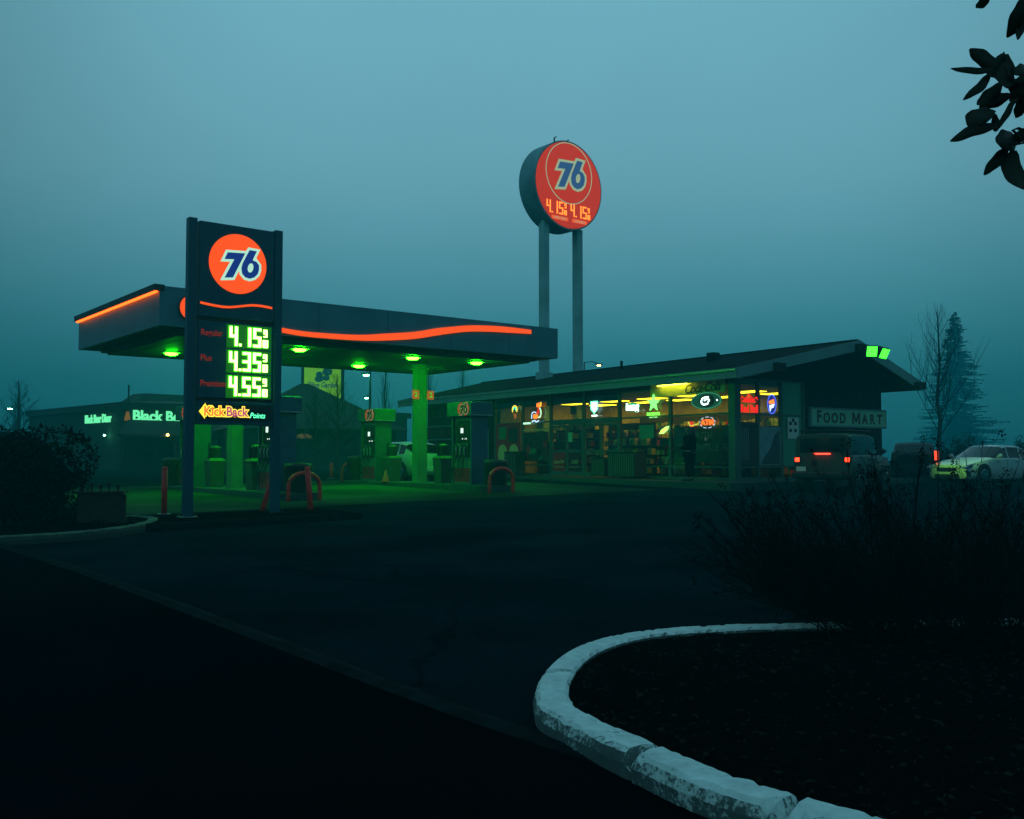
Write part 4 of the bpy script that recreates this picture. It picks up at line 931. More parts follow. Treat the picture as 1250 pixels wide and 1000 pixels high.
# ------------------------------------------------------------------ cars
def car(name, label, cat, loc_, heading, L, Wd, stn, paint, wheels, wr=.33, lit=(), head=False, box=False):
    """heading: angle of +X (forward). stn: (x, zb, zbelt, zroof or None, halfwidth scale, side 'g'/'p', top 'g'/'p')"""
    t = thing(name, label, cat, loc_, heading); hw = Wd/2; secs = []
    for (x, zb, zt_, zr, ws, *_r) in stn:
        w = hw*ws; h = (zt_-zb)
        s = [(0, zb), (w*.86, zb), (w*.97, zb+h*.18), (w, zb+h*.55), (w*.965, zt_-.04), (w*.93, zt_)]
        if zr: k = .80 if not box else .90; s += [(w*(k+.03), zt_+(zr-zt_)*.55), (w*k, zr-.07), (w*k*.86, zr-.01), (0, zr+.02)]
        else: s += [(w*.88, zt_+.015), (w*.80, zt_+.025), (w*.6, zt_+.035), (0, zt_+.04)]
        secs.append([(x, y, z) for y, z in s])
    n = len(secs[0]); parts = {('body', 0): MB(), ('side_window', 1): MB(), ('side_window', -1): MB(), ('windscreen', 1): MB(), ('windscreen', -1): MB()}
    for i in range(len(secs)-1):
        A, C = secs[i], secs[i+1]; sd, tp = stn[i][5], stn[i][6]
        for k in range(n-1):
            which = 'body'
            if k in (5, 6) and sd == 'g': which = 'side_window'
            if k in (6, 7, 8) and tp == 'g' and not (sd == 'g' and k == 6): which = 'windscreen'
            for sg_ in (1, -1):
                f = [(a, sg_*b, c) for a, b, c in (A[k], C[k], C[k+1], A[k+1])]
                parts[('body', 0) if which == 'body' else ('side_window', sg_) if which == 'side_window' else ('windscreen', 1 if A[0][0] > 0 else -1)].add(f, [(0, 1, 2, 3)])
    for e_ in (secs[0], secs[-1]):
        for k in range(n-1): parts[('body', 0)].add([(a, sg_*b, c) for sg_ in (1, -1) for a, b, c in (e_[k], e_[k+1])], [(0, 1, 3, 2)])
    for (nm, _s), mb in parts.items():
        if mb.v:
            o = mb.build('rear_window' if (nm, _s) == ('windscreen', -1) else nm, paint if nm == 'body' else M['carglass'], t, smooth=False)
            bm = bmesh.new(); bm.from_mesh(o.data); bmesh.ops.remove_doubles(bm, verts=bm.verts, dist=.001); bmesh.ops.recalc_face_normals(bm, faces=bm.faces); bm.to_mesh(o.data); bm.free()
            for p_ in o.data.polygons: p_.use_smooth = True
            o.data.set_sharp_from_angle(angle=radians(32))
    for x in wheels:
        for s in (1, -1):
            y = s*(hw-.10)
            wl = MB().tube([(x, y-.11, wr), (x, y-.10, wr), (x, y+.10, wr), (x, y+.11, wr)], [wr-.03, wr, wr, wr-.03], 24).build('wheel', M['rubber'], t)
            b = MB().tube([(x, y+s*.112, wr), (x, y+s*.118, wr)], [wr*.62, wr*.58], 20); 
            b.build('rim', M['chrome'], wl)
            MB().tube([(x, s*(hw-.22), wr+.02), (x, s*(hw*1.004), wr+.02)], [wr+.07, wr+.07], 24).build('wheel_arch', M['black'], t)
    return t
sed = [(2.25, .28, .55, None, .72, 'p', 'p'), (2.2, .2, .66, None, .86, 'p', 'p'), (1.9, .18, .74, None, .97, 'p', 'p'), (1.3, .18, .86, None, 1, 'p', 'p'), (.78, .18, .94, None, 1, 'g', 'g'), (.05, .18, .95, 1.38, 1, 'g', 'p'), (-.12, .18, .95, 1.42, 1, 'p', 'p'), (-.18, .18, .95, 1.43, 1, 'g', 'p'),
       (-.85, .18, .96, 1.42, 1, 'p', 'p'), (-.93, .18, .96, 1.41, 1, 'g', 'p'), (-1.25, .18, .97, 1.33, 1, 'g', 'g'), (-1.75, .18, 1.0, 1.03, .98, 'p', 'p'), (-2.1, .2, 1.0, None, .94, 'p', 'p'), (-2.25, .3, .95, None, .84, 'p', 'p')]
hatch = [(2.05, .3, .6, None, .78, 'p', 'p'), (1.95, .2, .72, None, .9, 'p', 'p'), (1.5, .18, .88, None, 1, 'p', 'p'), (.95, .18, .96, None, 1, 'g', 'g'), (.25, .18, .98, 1.42, 1, 'g', 'p'), (-.2, .18, .98, 1.49, 1, 'p', 'p'), (-.27, .18, .98, 1.49, 1, 'g', 'p'),
         (-.95, .18, 1.0, 1.48, 1, 'p', 'p'), (-1.05, .18, 1.0, 1.47, 1, 'g', 'p'), (-1.45, .18, 1.02, 1.40, 1, 'p', 'g'), (-1.85, .2, 1.04, 1.10, .97, 'p', 'p'), (-2.02, .25, .98, None, .93, 'p', 'p'), (-2.08, .35, .8, None, .88, 'p', 'p')]
suv = [(2.1, .5, .95, None, .80, 'p', 'p'), (2.05, .45, 1.08, None, .86, 'p', 'p'), (1.0, .4, 1.14, None, .94, 'p', 'p'), (.62, .4, 1.15, None, .98, 'g', 'g'), (.35, .4, 1.15, 1.76, 1, 'g', 'p'), (-.35, .4, 1.15, 1.81, 1, 'p', 'p'), (-.47, .4, 1.15, 1.81, 1, 'g', 'p'),
       (-1.15, .4, 1.15, 1.81, 1, 'p', 'p'), (-1.3, .4, 1.15, 1.81, 1, 'g', 'p'), (-1.92, .4, 1.15, 1.80, 1, 'p', 'p'), (-2.05, .45, 1.14, 1.76, .99, 'p', 'p')]
# white hatchback at the pump
hx = Vector((-3.1, 37.2, 0))+V*2.05
hb = car('hatchback', 'white hatchback at the far pump, lit green, half hidden by the canopy column', 'car', (hx.x, hx.y, g(hx.y)), UA+pi/2, 4.1, 1.75, hatch, M['hatch_car'], (1.25, -1.3))
for s in (1, -1): B(-2.06, -1.95, s*.62-.16, s*.62+.16, .80, 1.0).build('tail_lamp', M['redv'], hb)
B(-1.99, -1.70, -.55, .55, 1.08, 1.36).build('rear_window', M['carglass'], hb).rotation_euler = (0, 0, 0)
B(-2.12, -2.03, -.72, .72, .34, .52).build('bumper', M['white_car'], hb, bevel=.02); B(-2.05, -2.0, -.25, .25, .62, .76).build('number_plate', M['paleletter'], hb)
MB().tube([(.6, 1.0, 1.0), (.55, .98, 1.05)], [.07, .09], 8).build('mirror', M['white_car'], hb)
# white saloon at the right, facing left
sx_, sy_ = 18.0, 37.1
sd = car('saloon', 'white saloon parked right of the shop, green light on its bonnet', 'car', (sx_, sy_, g(sy_)-.05), atan2(-.482, -.871), 4.5, 1.8, sed, M['white_car'], (1.35, -1.35))
for s in (1, -1):
    MB().prism([(2.26, .60), (2.12, .70), (1.80, .76), (1.86, .66), (2.16, .56)], lambda a, c, d: (a, s*d, c), .50, .84).build('headlight', M['chrome'], sd)
    MB().tube([(.62, s*.90, .98), (.60, s*1.02, 1.03), (.58, s*1.10, 1.02)], [.03, .09, .07], 8).build('mirror', M['white_car'], sd)
    for x in (.55, -.55): B(x-.08, x+.08, s*.885, s*.915, .80, .825).build('door_handle', M['chrome'], sd)
    MB().prism([(2.15, .30), (2.24, .50), (2.0, .44), (1.95, .28)], lambda a, c, d: (a, s*d, c), .55, .82).build('fog_recess', M['black'], sd)
B(2.10, 2.285, -.42, .42, .47, .60).build('grille', M['black'], sd, bevel=.02); B(2.05, 2.27, -.52, .52, .24, .36).build('lower_grille', M['black'], sd, bevel=.02)
b = MB()
for x in (.0, -.9): b.box(x, x+.008, -.903, -.899, .25, .92).box(x, x+.008, .899, .903, .25, .92)
b.build('door_seams', M['black'], sd)
# off roader, brake lights on, seen from behind
jx, jy = X0(1003, 29.4), 29.4; jh = atan2(.80, .60); jf = Vector((.60, .80))
jp = Vector((jx, jy))+jf*2.1
jeep = car('off_roader', 'boxy dull off roader seen from behind with red brake lights glowing', 'car', (jp.x, jp.y, g(jy)), jh, 4.2, 1.8, suv, M['tan_car'], (1.35, -1.35), .38, box=True)
for s in (1, -1):
    B(-2.11, -2.04, s*.76-.075, s*.76+.075, .92, 1.10).build('lamp_housing', M['black'], jeep); B(-2.125, -2.105, s*.76-.06, s*.76+.06, .955, 1.07).build('tail_lamp', M['e_red'], jeep)
B(-2.13, -2.06, -.24, .24, 1.165, 1.21).build('brake_light_bar', emit('brake_bar', (1, .04, .02), 5), jeep)
B(-2.062, -2.048, -.68, .68, 1.23, 1.66).build('rear_window', M['carglass'], jeep)
B(-2.28, -2.05, -.88, .88, .45, .62).build('bumper', M['black'], jeep, bevel=.03); B(-2.09, -2.052, .52, .80, .66, .80).build('number_plate', M['white'], jeep)
b = MB()
for s in (1, -1): b.cyl((-1.9, s*.72, 1.90), (.3, s*.72, 1.90), .022, 8)
for x in (-1.85, -1.1, -.4, .25): b.cyl((x, -.72, 1.9), (x, .72, 1.9), .018, 8).cyl((x, -.72, 1.80), (x, -.72, 1.9), .015, 6).cyl((x, .72, 1.80), (x, .72, 1.9), .015, 6)
b.build('roof_rack', M['black'], jeep)
for s in (1, -1): MB().tube([(.45, s*.95, 1.2), (.42, s*1.08, 1.28), (.42, s*1.12, 1.24)], [.03, .09, .08], 8).build('mirror', M['black'], jeep)
# dark crossover beyond, one tall tail lamp showing
dxp = Vector((X0(1117, 37.5), 37.5)); dh = atan2(.93, .36)
dc = car('crossover', 'dark crossover between off roader and white saloon with one tall red lamp', 'car', (dxp.x+.7, dxp.y+1.9, g(38)), dh, 4.3, 1.75, hatch, M['dark_car'], (1.25, -1.3))
B(-2.10, -2.0, -.78, -.70, .80, 1.16).build('tail_lamp', emit('tall_tail_lamp', (1, .06, .02), 2.2), dc); B(-2.09, -2.0, -.86, -.79, .80, 1.16).build('tail_lamp', emit('dim_tail_lamp', (.6, .02, .01), .3), dc); B(-2.08, -2.0, .64, .82, .82, 1.1).build('tail_lamp', M['darkletter'], dc)
# small amber marker by the saloon's bonnet
# ------------------------------------------------------------------ diner, far left
dn = thing('diner', 'dark brown diner building in fog at far left with pale green lettering', 'diner', (-25.9, 65, .72), UA+radians(6))
def tri_roof(mb, x0, x1, y0, y1, z0, z1, ins):
    mb.add([(x0, y0, z0), (x1, y0, z0), (x1, y1, z0), (x0, y1, z0), (x0+ins, y0+ins, z1), (x1-ins, y0+ins, z1), (x1-ins, y1-ins, z1), (x0+ins, y1-ins, z1)], [(3, 2, 1, 0), (0, 1, 5, 4), (1, 2, 6, 5), (2, 3, 7, 6), (3, 0, 4, 7), (4, 5, 6, 7)]); return mb
B(0, 24, 0, 18, 0, 4.1).build('wall', M['diner'], dn); B(-.25, 24.25, -.25, 18.25, 4.1, 4.55).build('parapet', M['dinerroof'], dn)
tri_roof(MB(), -.2, 24.2, -.2, 18.2, 4.551, 5.1, 6).build('roof', M['dinerroof'], dn)
tri_roof(MB(), 3, 9, 5, 9, 4.7, 5.6, 1).build('roof_hump', M['dinerroof'], dn)
for x in (-.1,): MB().cyl((2, 4, 4.7), (2, 4, 6.0), .06, 6).build('vent_pipe', M['black'], dn)
po = MB().add([(-1.5, -2.6, 2.35), (16, -2.6, 2.35), (16, -.26, 3.4), (.2, -.26, 3.4), (-1.5, -2.6, 2.2), (16, -2.6, 2.2), (16, -.26, 3.2), (.2, -.26, 3.2)], [(0, 1, 2, 3), (7, 6, 5, 4), (0, 4, 5, 1), (1, 5, 6, 2), (2, 6, 7, 3), (3, 7, 4, 0)]).build('porch_roof', M['dinerroof'], dn)
for x in (-1.2, 2.5, 6.2, 9.9, 13.6): B(x-.09, x+.09, -2.5, -2.32, 0, 2.25).build('porch_post', M['bark'], dn)
M['dimwin'] = emit('dim_window', (.03, .22, .05), .22); M['dimwin2'] = mat('dark_window', (.02, .025, .03), .2)
for k, x in enumerate((.8, 2.6, 4.6, 6.6, 9.0, 11.0, 13.2)):
    w_ = B(x, x+1.3, -.05, -.001, .9, 2.0).build('window_frame', M['bark'], dn); B(x+.06, x+1.24, -.06, -.051, .96, 1.94).build('pane', M['dimwin'] if k in (2, 5) else M['dimwin2'], w_)
text('Black Bear Diner', .98, M['e_din'], 'lettering', dn, FY(.45, -.30, 3.62), .03, 0, .035, align='LEFT', xs=.98)
text('Black Bear Diner', .80, M['e_din'], 'lettering', dn, FX(-.30, 3.6, 3.5), .03, 0, .02, xs=.82)
for x in (1.8, 4.3): MB().lathe([(0, 0), (.08, .03), (.09, .1), (.05, .16), (0, .18)], 10, (x, -2.7, 2.25)).build('porch_lamp', M['e_amber'], dn)
MB().lathe([(0, 0), (.06, .03), (.06, .1), (0, .12)], 8, (-.3, 2.4, 2.3)).build('wall_lamp', M['e_street'], dn)
MB().prism([(-.22, 0), (.22, 0), (.1, .6), (-.08, .6)], lambda a, c, d: (.1+a, -.3-d, 3.3+c), 0, .04).build('emblem', emit('amber_emblem', (.5, .25, .03), .35), dn)
# ------------------------------------------------------------------ restaurant with pyramid roof
rp = at(372, 467, 68)
rt = thing('restaurant', 'dim restaurant with hipped pyramid roof behind the fuel canopy', 'restaurant', (rp.x, 68, .72), UA-.25)
B(-5.2, 5.2, -4.5, 5, 0, 2.7).build('wall', M['diner'], rt)
MB().add([(-5.9, -5.2, 2.7), (5.9, -5.2, 2.7), (5.9, 5.6, 2.7), (-5.9, 5.6, 2.7), (-.3, 0, 6.0), (.3, 0, 6.0)], [(3, 2, 1, 0), (0, 1, 5, 4), (1, 2, 5), (2, 3, 4, 5), (3, 0, 4)]).build('roof', M['dinerroof'], rt)
for k, x in enumerate((-4.6, -2.6, 1.2, 3.4)):
    w_ = B(x, x+1.4, -4.56, -4.501, .9, 2.3).build('window_frame', M['bark'], rt); B(x+.08, x+1.32, -4.57, -4.561, .98, 2.22).build('pane', M['dimwin2'], w_)
MB().prism([(.55*cos(a), .3*sin(a)) for a in [i*pi/10 for i in range(11)]], lambda a, c, d: (-1.0+a, -4.52-d, 2.1+c), 0, .05).build('arch_light', emit('arch', (.25, .2, .08), .25), rt)
tl_ = emit('small_entry_light', (.5, .9, .6), .5)
for k in range(4): MB().lathe([(0, 0), (.07, .03), (.07, .1), (0, .13)], 8, (3.0+k*.38, -4.75, 2.75+.05*(k % 2))).build('entry_light', tl_, rt)
bs = at(394, 470, 78)
bd = thing('banner_sign', 'yellow green lit board sign with dark tree shape behind the pyramid roof', 'sign', (bs.x, 78, .72), .1)
B(-1.55, 1.55, -.2, .2, 4.6, 8.4).build('board', M['canopy_dark'], bd); B(-1.45, 1.45, -.215, -.201, 4.7, 8.3).build('face', M['e_ban'], bd)
for x in (-1.6, 1.6): B(x-.1, x+.1, -.1, .1, 0, 8.5).build('post', M['canopy_dark'], bd)
rnd = random.Random(4)
for k in range(7):
    a, c, r = rnd.uniform(-.45, .45), rnd.uniform(.2, 1.0), rnd.uniform(.25, .45); MB().prism([(r*cos(i*pi/4), r*.8*sin(i*pi/4)) for i in range(8)], lambda x, z, d: (a+x, -.216-d, 7.15+c+z-.3), .001*k, .001*k+.003).build('tree_motif', M['tealp'] if 'tealp' in M else M.setdefault('tealp', emit('teal_print', (.01, .12, .14), .3)), bd)
text('Olive Garden', .62, emit('blue_print', (.01, .05, .25), .35), 'lettering', bd, FY(0, -.226, 6.62), .005, .15, .012, xs=.72)

# ------------------------------------------------------------------ street lamps
def street_lamp(label, px, py, Y, m, arm=1.0, size=.16):
    p = at(px, py, Y); t = thing('street_lamp', label, 'street lamp', (p.x+arm, Y, .72), 0, 'street lamps behind the station'); h = p.z-.72
    MB().tube([(0, 0, 0), (0, 0, h*.5), (0, 0, h+.25)], [.11, .09, .06], 10).build('pole', M['canopy_dark'], t)
    MB().tube([(0, 0, h+.2), (-arm*.5, 0, h+.32), (-arm*.9, 0, h+.15)], .04, 6).build('arm', M['canopy_dark'], t)
    hd = B(-arm-.28, -arm+.28, -.14, .14, h+.02, h+.14).build('lamp_head', M['canopy_dark'], t, bevel=.02)
    MB().lathe([(size, 0), (size*.8, -.07), (0, -.1)], 12, (-arm, 0, h+.02)).build('lamp_lens', m, hd)
street_lamp('street lamp with green white head just left of its pole, seen below the canopy', 447, 458, 60, M['e_street'], .25, .18)
street_lamp('lower and farther green street lamp seen above the pump topper', 447.5, 486, 85, emit('far_lamp', (.2, 1, .5), 30), .3, .18)
street_lamp('green white street lamp far left above the dark bush', 12, 499, 95, emit('far_lamp_left', (.3, 1, .6), 60), .5, .22)
street_lamp('amber lamp on a curved arm peeking over the shop roof', 731, 446, 80, emit('far_amber', (1, .5, .1), 30), -1.2, .16)

# ------------------------------------------------------------------ trees
def rv(r, s=1): return Vector((r.uniform(-s, s), r.uniform(-s, s), r.uniform(-s, s)))
def bare_tree(label, loc_, h, seed, r0=.14, spread=.75, narrow=False, lv=4, grp='bare trees in the fog'):
    r = random.Random(seed); t = thing('bare_tree', label, 'tree', loc_, 0, grp); tr = MB(); cr = MB()
    def grow(p, d, l, rad, lev, mb):
        n = 4; P = [p]; 
        for i in range(n): d = (d+rv(r, .10)+Vector((0, 0, .05))).normalized(); P.append(P[-1]+d*l/n)
        mb.tube(P, [rad*(1-.6*i/n) for i in range(n+1)], 5 if lev < 2 else 3, False)
        if lev >= lv: return
        m = 5 if lev < 3 else 4
        for k in range(m):
            q = P[1+int(k*(n)/m)] if k < m-1 else P[-1]; a = r.uniform(0, 2*pi); up_ = r.uniform(.5, 1.2) if not narrow else r.uniform(1.2, 2)
            nd = (Vector((cos(a)*spread, sin(a)*spread, up_*.8))+d*.6).normalized(); grow(q, nd, l*r.uniform(.45, .68), rad*.5, lev+1, cr)
    n = 9; P = [Vector((0, 0, 0))]
    for i in range(n): P.append(Vector((r.uniform(-.03, .03)*h*.3, r.uniform(-.03, .03)*h*.3, h*(i+1)/n)))
    tr.tube(P, [r0*(1-.9*i/n)+.008 for i in range(n+1)], 8)
    for i in range(26):
        f = .22+.76*i/26; k = int(f*n); q = P[k].lerp(P[min(k+1, n)], f*n-k); a = i*2.4+r.uniform(-.4, .4); L_ = h*(.36 if not narrow else .2)*(1.05-f)*r.uniform(.8, 1.2)+h*.04
        grow(q, Vector((cos(a)*spread, sin(a)*spread, .75 if not narrow else 1.5)).normalized(), L_, r0*.2*(1.1-f)+.007, 2, cr)
    tr.build('trunk', M['bark'], t); cr.build('crown', M['twig'], t); return t
bare_tree('tall bare tree right of the shop in front of the faint conifer', (X0(1147, 50), 50, .72), 8.4, 3, .13, .5)
bare_tree('bare spreading tree far left behind the dark bush', (X0(22, 78), 78, .72), 7.0, 5, .30, 1.25)
bare_tree('bare tree in front of the pyramid roofed restaurant', (X0(412, 52), 52, .72), 5.3, 8, .10, .9, lv=4)
bare_tree('thin bare tree right of the street lamp', (X0(470, 72), 72, .72), 8.2, 9, .10, .5, True)
bare_tree('thin bare tree rising behind the left end of the shop roof', (X0(524, 84), 84, .72), 9.5, 12, .12, .5, True)
bare_tree('faint bare tree showing between canopy and shop roof', (X0(565, 90), 90, .72), 10, 13, .12, .6, True)
bare_tree('small bare tree left of the restaurant wall', (X0(385, 56), 56, .72), 4.6, 21, .08, .9)
def conifer(label, loc_, h, wd, seed, m, grp=None):
    r = random.Random(seed); t = thing('conifer', label, 'tree', loc_, 0, grp); MB().tube([(0, 0, 0), (0, 0, h*.5), (0, 0, h)], [h*.02, h*.012, .02], 8).build('trunk', M['bark'], t); b = MB()
    lv_ = int(h*4.2)
    for i in range(lv_):
        f = i/lv_; z = h*(.06+.93*f); rad = wd*(1-f)**.8*r.uniform(.7, 1.15)+.12
        for k in range(int(11-4*f)):
            a = r.uniform(0, 2*pi); L_ = rad*(r.uniform(.35, 1.25)+.25*noise.noise((a*1.5, z*.5, 3))); z0 = z; z += r.uniform(-.5, .5)*h/29; P = [Vector((cos(a)*L_*q, sin(a)*L_*q, z-.30*L_*q+.18*L_*q*q)) for q in (0, .33, .66, 1)]
            b.tube(P, [.03, .02, .012, .005], 3, False)
            for q in range(int(8+L_*12)):
                u = r.uniform(.15, 1); c = P[0].lerp(P[3], u); c.z = z-.30*L_*u+.18*L_*u*u; s = r.uniform(.16, .34); d = Vector((cos(a+r.uniform(-1.2, 1.2)), sin(a+r.uniform(-1.2, 1.2)), r.uniform(-.7, .1))).normalized(); n_ = d.cross(rv(r)).normalized()
                b.add([c, c+d*s+n_*s*.3, c+d*s*1.7, c+d*s-n_*s*.3], [(0, 1, 2, 3)])
    b.build('crown', m, t); return t
conifer('tall faint conifer fading into the fog at right', (X0(1168, 190), 190, .72), 29, 7.6, 2, mat('fog_paled_needles', (.08, .12, .11), .9, var=.4, scale=3))  # needles made paler so their colour carries part of the fog fade
def pine(label, loc_, h, wd, seed, n=9):
    r = random.Random(seed); t = thing('pine_bush', label, 'shrub', loc_, 0, 'dark evergreen shrubs at right'); tr = MB(); b = MB()
    for i in range(n):
        a = r.uniform(0, 2*pi); L_ = r.uniform(.5, 1)*wd; tip = Vector((cos(a)*L_, sin(a)*L_*.8, h*r.uniform(.45, 1)*(1.1-.45*L_/wd))); tr.tube([(0, 0, 0), tip*.5+Vector((0, 0, .1)), tip], [.06, .03, .01], 5)
        for k in range(420):
            u = r.uniform(.35, 1.05); c = tip*u+rv(r, .26); d = rv(r).normalized(); d.z = abs(d.z)*.8; s = r.uniform(.05, .13); n_ = d.cross(Vector((.3, .2, 1))).normalized()
            b.add([c, c+d*s+n_*s*.25, c+d*s*2, c+d*s-n_*s*.25], [(0, 1, 2, 3)])
    tr.build('stems', M['bark'], t); b.build('foliage', M['needle'], t)
pine('dark evergreen shrub behind the white saloon, uneven top', (X0(1192, 46), 46, .72), 2.15, 1.6, 4, 14)
pine('dark evergreen shrub cut by the right edge of the picture', (X0(1252, 46), 46, .72), 2.0, .9, 6, 9)
pine('low dark evergreen behind the crossover', (X0(1150, 48), 48, .72), 1.9, 1.3, 9, 9)
# ------------------------------------------------------------------ left planting island
lk = [gnd(-220, 668, .15), gnd(-100, 661, .15), gnd(0, 655, .15), gnd(60, 651.5, .15), gnd(110, 648, .15), gnd(150, 643.5, .15), gnd(180, 638.5, .15), gnd(193, 634, .15), gnd(190, 631, .15), gnd(168, 629.2, .15), gnd(120, 626.5, .15), gnd(60, 621.5, .15), gnd(0, 616, .15), gnd(-160, 605, .15)]
mb, lp = kerb_mesh(lk, .2, .15, (), 1, .006, .06); struct(mb.build('kerb', M['kerb2']))
mb = MB(); C_ = Vector((-9.5, 17.6, 0)); q = [(p.x, p.y, g(p.y)+.11) for p in lp[::2]]
h2 = len(q)//2; n_ = len(q); R = []
for i in range(h2):
    a, b_ = Vector(q[i]), Vector(q[n_-1-i])
    for k in range(7):
        p = a.lerp(b_, .04+.92*k/6); R.append((p.x, p.y, g(p.y)+.11+.09*sin(pi*k/6)+.02*noise.noise((p.x*3, p.y*3, 2))))
mb.add(R, [(i*7+k, i*7+k+1, (i+1)*7+k+1, (i+1)*7+k) for i in range(h2-1) for k in range(6)]); struct(mb.build('planting_bed', M['mulch'], smooth=True))
def leafy_bush(name, label, loc_, rx, ry, rz, seed, n, m, ls=.045):
    r = random.Random(seed); t = thing(name, label, 'bush', loc_); b = MB(); s_ = MB()
    for i in range(34):
        a = r.uniform(0, 2*pi); e_ = Vector((cos(a)*rx*r.uniform(.3, .9), sin(a)*ry*r.uniform(.3, .9), rz*r.uniform(.7, 1.7))); s_.tube([(cos(a)*.1, sin(a)*.1, 0), e_*.5+Vector((0, 0, .1)), e_], [.02, .012, .005], 4)
    lumps = [(Vector((r.uniform(-.5, .5)*rx, r.uniform(-.5, .5)*ry, rz*(1+r.uniform(-.45, .30)))), r.uniform(.36, .66)) for _ in range(20)]
    for i in range(n):
        c0, k = r.choice(lumps); d = rv(r).normalized(); q_ = r.uniform(.75, 1.04)**.6
        c = c0+Vector((d.x*rx*k, d.y*ry*k, d.z*rz*k))*q_
        if c.z < .05: continue
        w = rv(r).normalized(); n1 = w.cross(rv(r)).normalized(); s = ls*r.uniform(.6, 1.4)
        b.add([c-w*s, c+n1*s*.45, c+w*s, c-n1*s*.45], [(0, 1, 2, 3)])
    s_.build('stems', M['bark'], t); b.build('foliage', m, t)
leafy_bush('round_bush', 'large black rounded bush at the left edge on the kerbed island', (X0(12, 17.3), 17.3, .32), 1.4, 1.15, 1.0, 3, 30000, M['leaf'])
leafy_bush('round_bush', 'second dark bush running out of the picture at left', (X0(-90, 17.5), 17.5, .32), 1.3, 1.1, .80, 5, 12000, M['leaf'])
bx = thing('timber_box', 'low dark timber box with five short pegs on top beside the black bush', 'box', (X0(125, 17.4), 17.4, g(17.4)+.17), .25)
B(-.36, .36, -.22, .22, 0, .52).build('box_body', M['bark'], bx, bevel=.02); B(-.40, .40, -.25, .25, .52, .56).build('lid', M['bark'], bx); B(.36, .44, -.2, -.1, 0, .5).build('side_post', M['bark'], bx)
for k in range(5): MB().tube([(-.3+k*.145, 0, .56), (-.3+k*.145, 0, .60+.03*(k % 2)), (-.3+k*.145, 0, .64+.03*(k % 2)), (-.3+k*.145, 0, .67+.03*(k % 2))], [.02, .018, .035, .035], 8).build('peg', M['bark'], bx)
def tuft(label, loc_, n, h, seed):
    r = random.Random(seed); b = MB()
    for i in range(n):
        a = r.uniform(0, 2*pi); l = h*r.uniform(.5, 1); p = Vector((r.uniform(-.12, .12), r.uniform(-.08, .08), 0)); t1 = p+Vector((cos(a)*l*.25, sin(a)*l*.25, l*.7)); t2 = p+Vector((cos(a)*l*.6, sin(a)*l*.6, l)); w = Vector((-sin(a), cos(a), 0))*.005
        b.add([p-w, p+w, t1+w*.7, t2, t1-w*.7], [(0, 1, 2, 3, 4)])
    o = b.build('grass_tuft', M['leaf'], None); o.location = loc_; tag(o, label, 'grass tuft')
tuft('small grass tuft before the timber box', (X0(122, 16.7), 16.7, g(16.7)+.13), 60, .22, 1); tuft('grass tuft right of the timber box on the island tip', (X0(160, 17.6), 17.6, g(17.6)+.15), 50, .16, 2)

# ------------------------------------------------------------------ twiggy shrub, right foreground
def twig_shrub(label, base, stems, seed, lean, hgt, heads=.5):
    r = random.Random(seed); t = thing('twiggy_shrub', label, 'shrub', base, 0, 'leafless twiggy shrubs on the near bed'); b = MB(); hd = b
    for i in range(stems):
        a = r.uniform(0, 2*pi); q = r.uniform(0, .45); p = Vector((cos(a)*q, sin(a)*q*.8, 0)); l = hgt*r.uniform(.65, 1.12)
        d = Vector((r.gauss(lean, .55), r.gauss(-.05, .4), r.uniform(.42, 1.05))).normalized(); n = 7; P = [p]; up_ = r.uniform(-.03, .07)
        for k in range(n): d = (d+rv(r, .09)+Vector((0, 0, up_))).normalized(); P.append(P[-1]+d*l/n)
        r0 = r.uniform(.004, .008)*(1.9 if r.random() < .1 else 1); b.tube(P, [r0*(1-.75*k/n) for k in range(n+1)], 3, False)
        for k in range(9):
            j = r.randint(2, n-1); q_ = P[j]; dd = (d*.8+rv(r, .75)+Vector((0, 0, .15))).normalized(); l2 = l*r.uniform(.12, .38)*(1.2-j/n); Q = [q_]
            for m_ in range(3): dd = (dd+rv(r, .15)+Vector((0, 0, .06))).normalized(); Q.append(Q[-1]+dd*l2/3)
            b.tube(Q, [.0032, .0028, .0022, .0016], 3, False)
            for z_ in range(2):
                e_ = Q[-1-z_]; d3 = (dd+rv(r, .7)).normalized(); b.tube([e_, e_+d3*l2*.3], [.002, .0013], 3, False)
            if r.random() < heads*.5:
                for z_ in range(9): c = Q[-1]+rv(r, .022); w = rv(r).normalized()*.009; n1 = w.cross(rv(r)).normalized()*.006; hd.add([c-w, c+n1, c+w, c-n1], [(0, 1, 2, 3)])
        if r.random() < heads:
            for z_ in range(16): c = P[-1]+rv(r, .035); w = rv(r).normalized()*.012; n1 = w.cross(rv(r)).normalized()*.007; hd.add([c-w, c+n1, c+w, c-n1], [(0, 1, 2, 3)])
    b.build('twigs', M['twig'], t)
def sb(px, Y): x = X0(px, Y); return (x, Y, g(Y)+.15)
twig_shrub('twiggy leafless shrub leaning left over the far kerb, leftmost of the group', sb(1010, 8.3), 85, 1, -.7, 1.36)
twig_shrub('dense twiggy shrub in the middle of the group, before the off roader', sb(1100, 8.0), 85, 2, -.5, 1.36)
twig_shrub('dense twiggy shrub before the white saloon', sb(1200, 8.3), 80, 3, -.45, 1.28)
twig_shrub('twiggy shrub cut by the right edge of the picture', sb(1300, 7.8), 85, 4, -.4, 1.28)
twig_shrub('few taller sprigs with dark seed heads rising between off roader and white saloon', sb(1112, 8.1), 26, 14, -.02, 1.62, 1)
twig_shrub('low tangle of twigs in front at the right edge', sb(1190, 7.0), 110, 5, -.3, .8, .2)
twig_shrub('low tangle of twigs lying over the bed behind the kerb', sb(1060, 7.6), 110, 6, -.5, .75, .2)

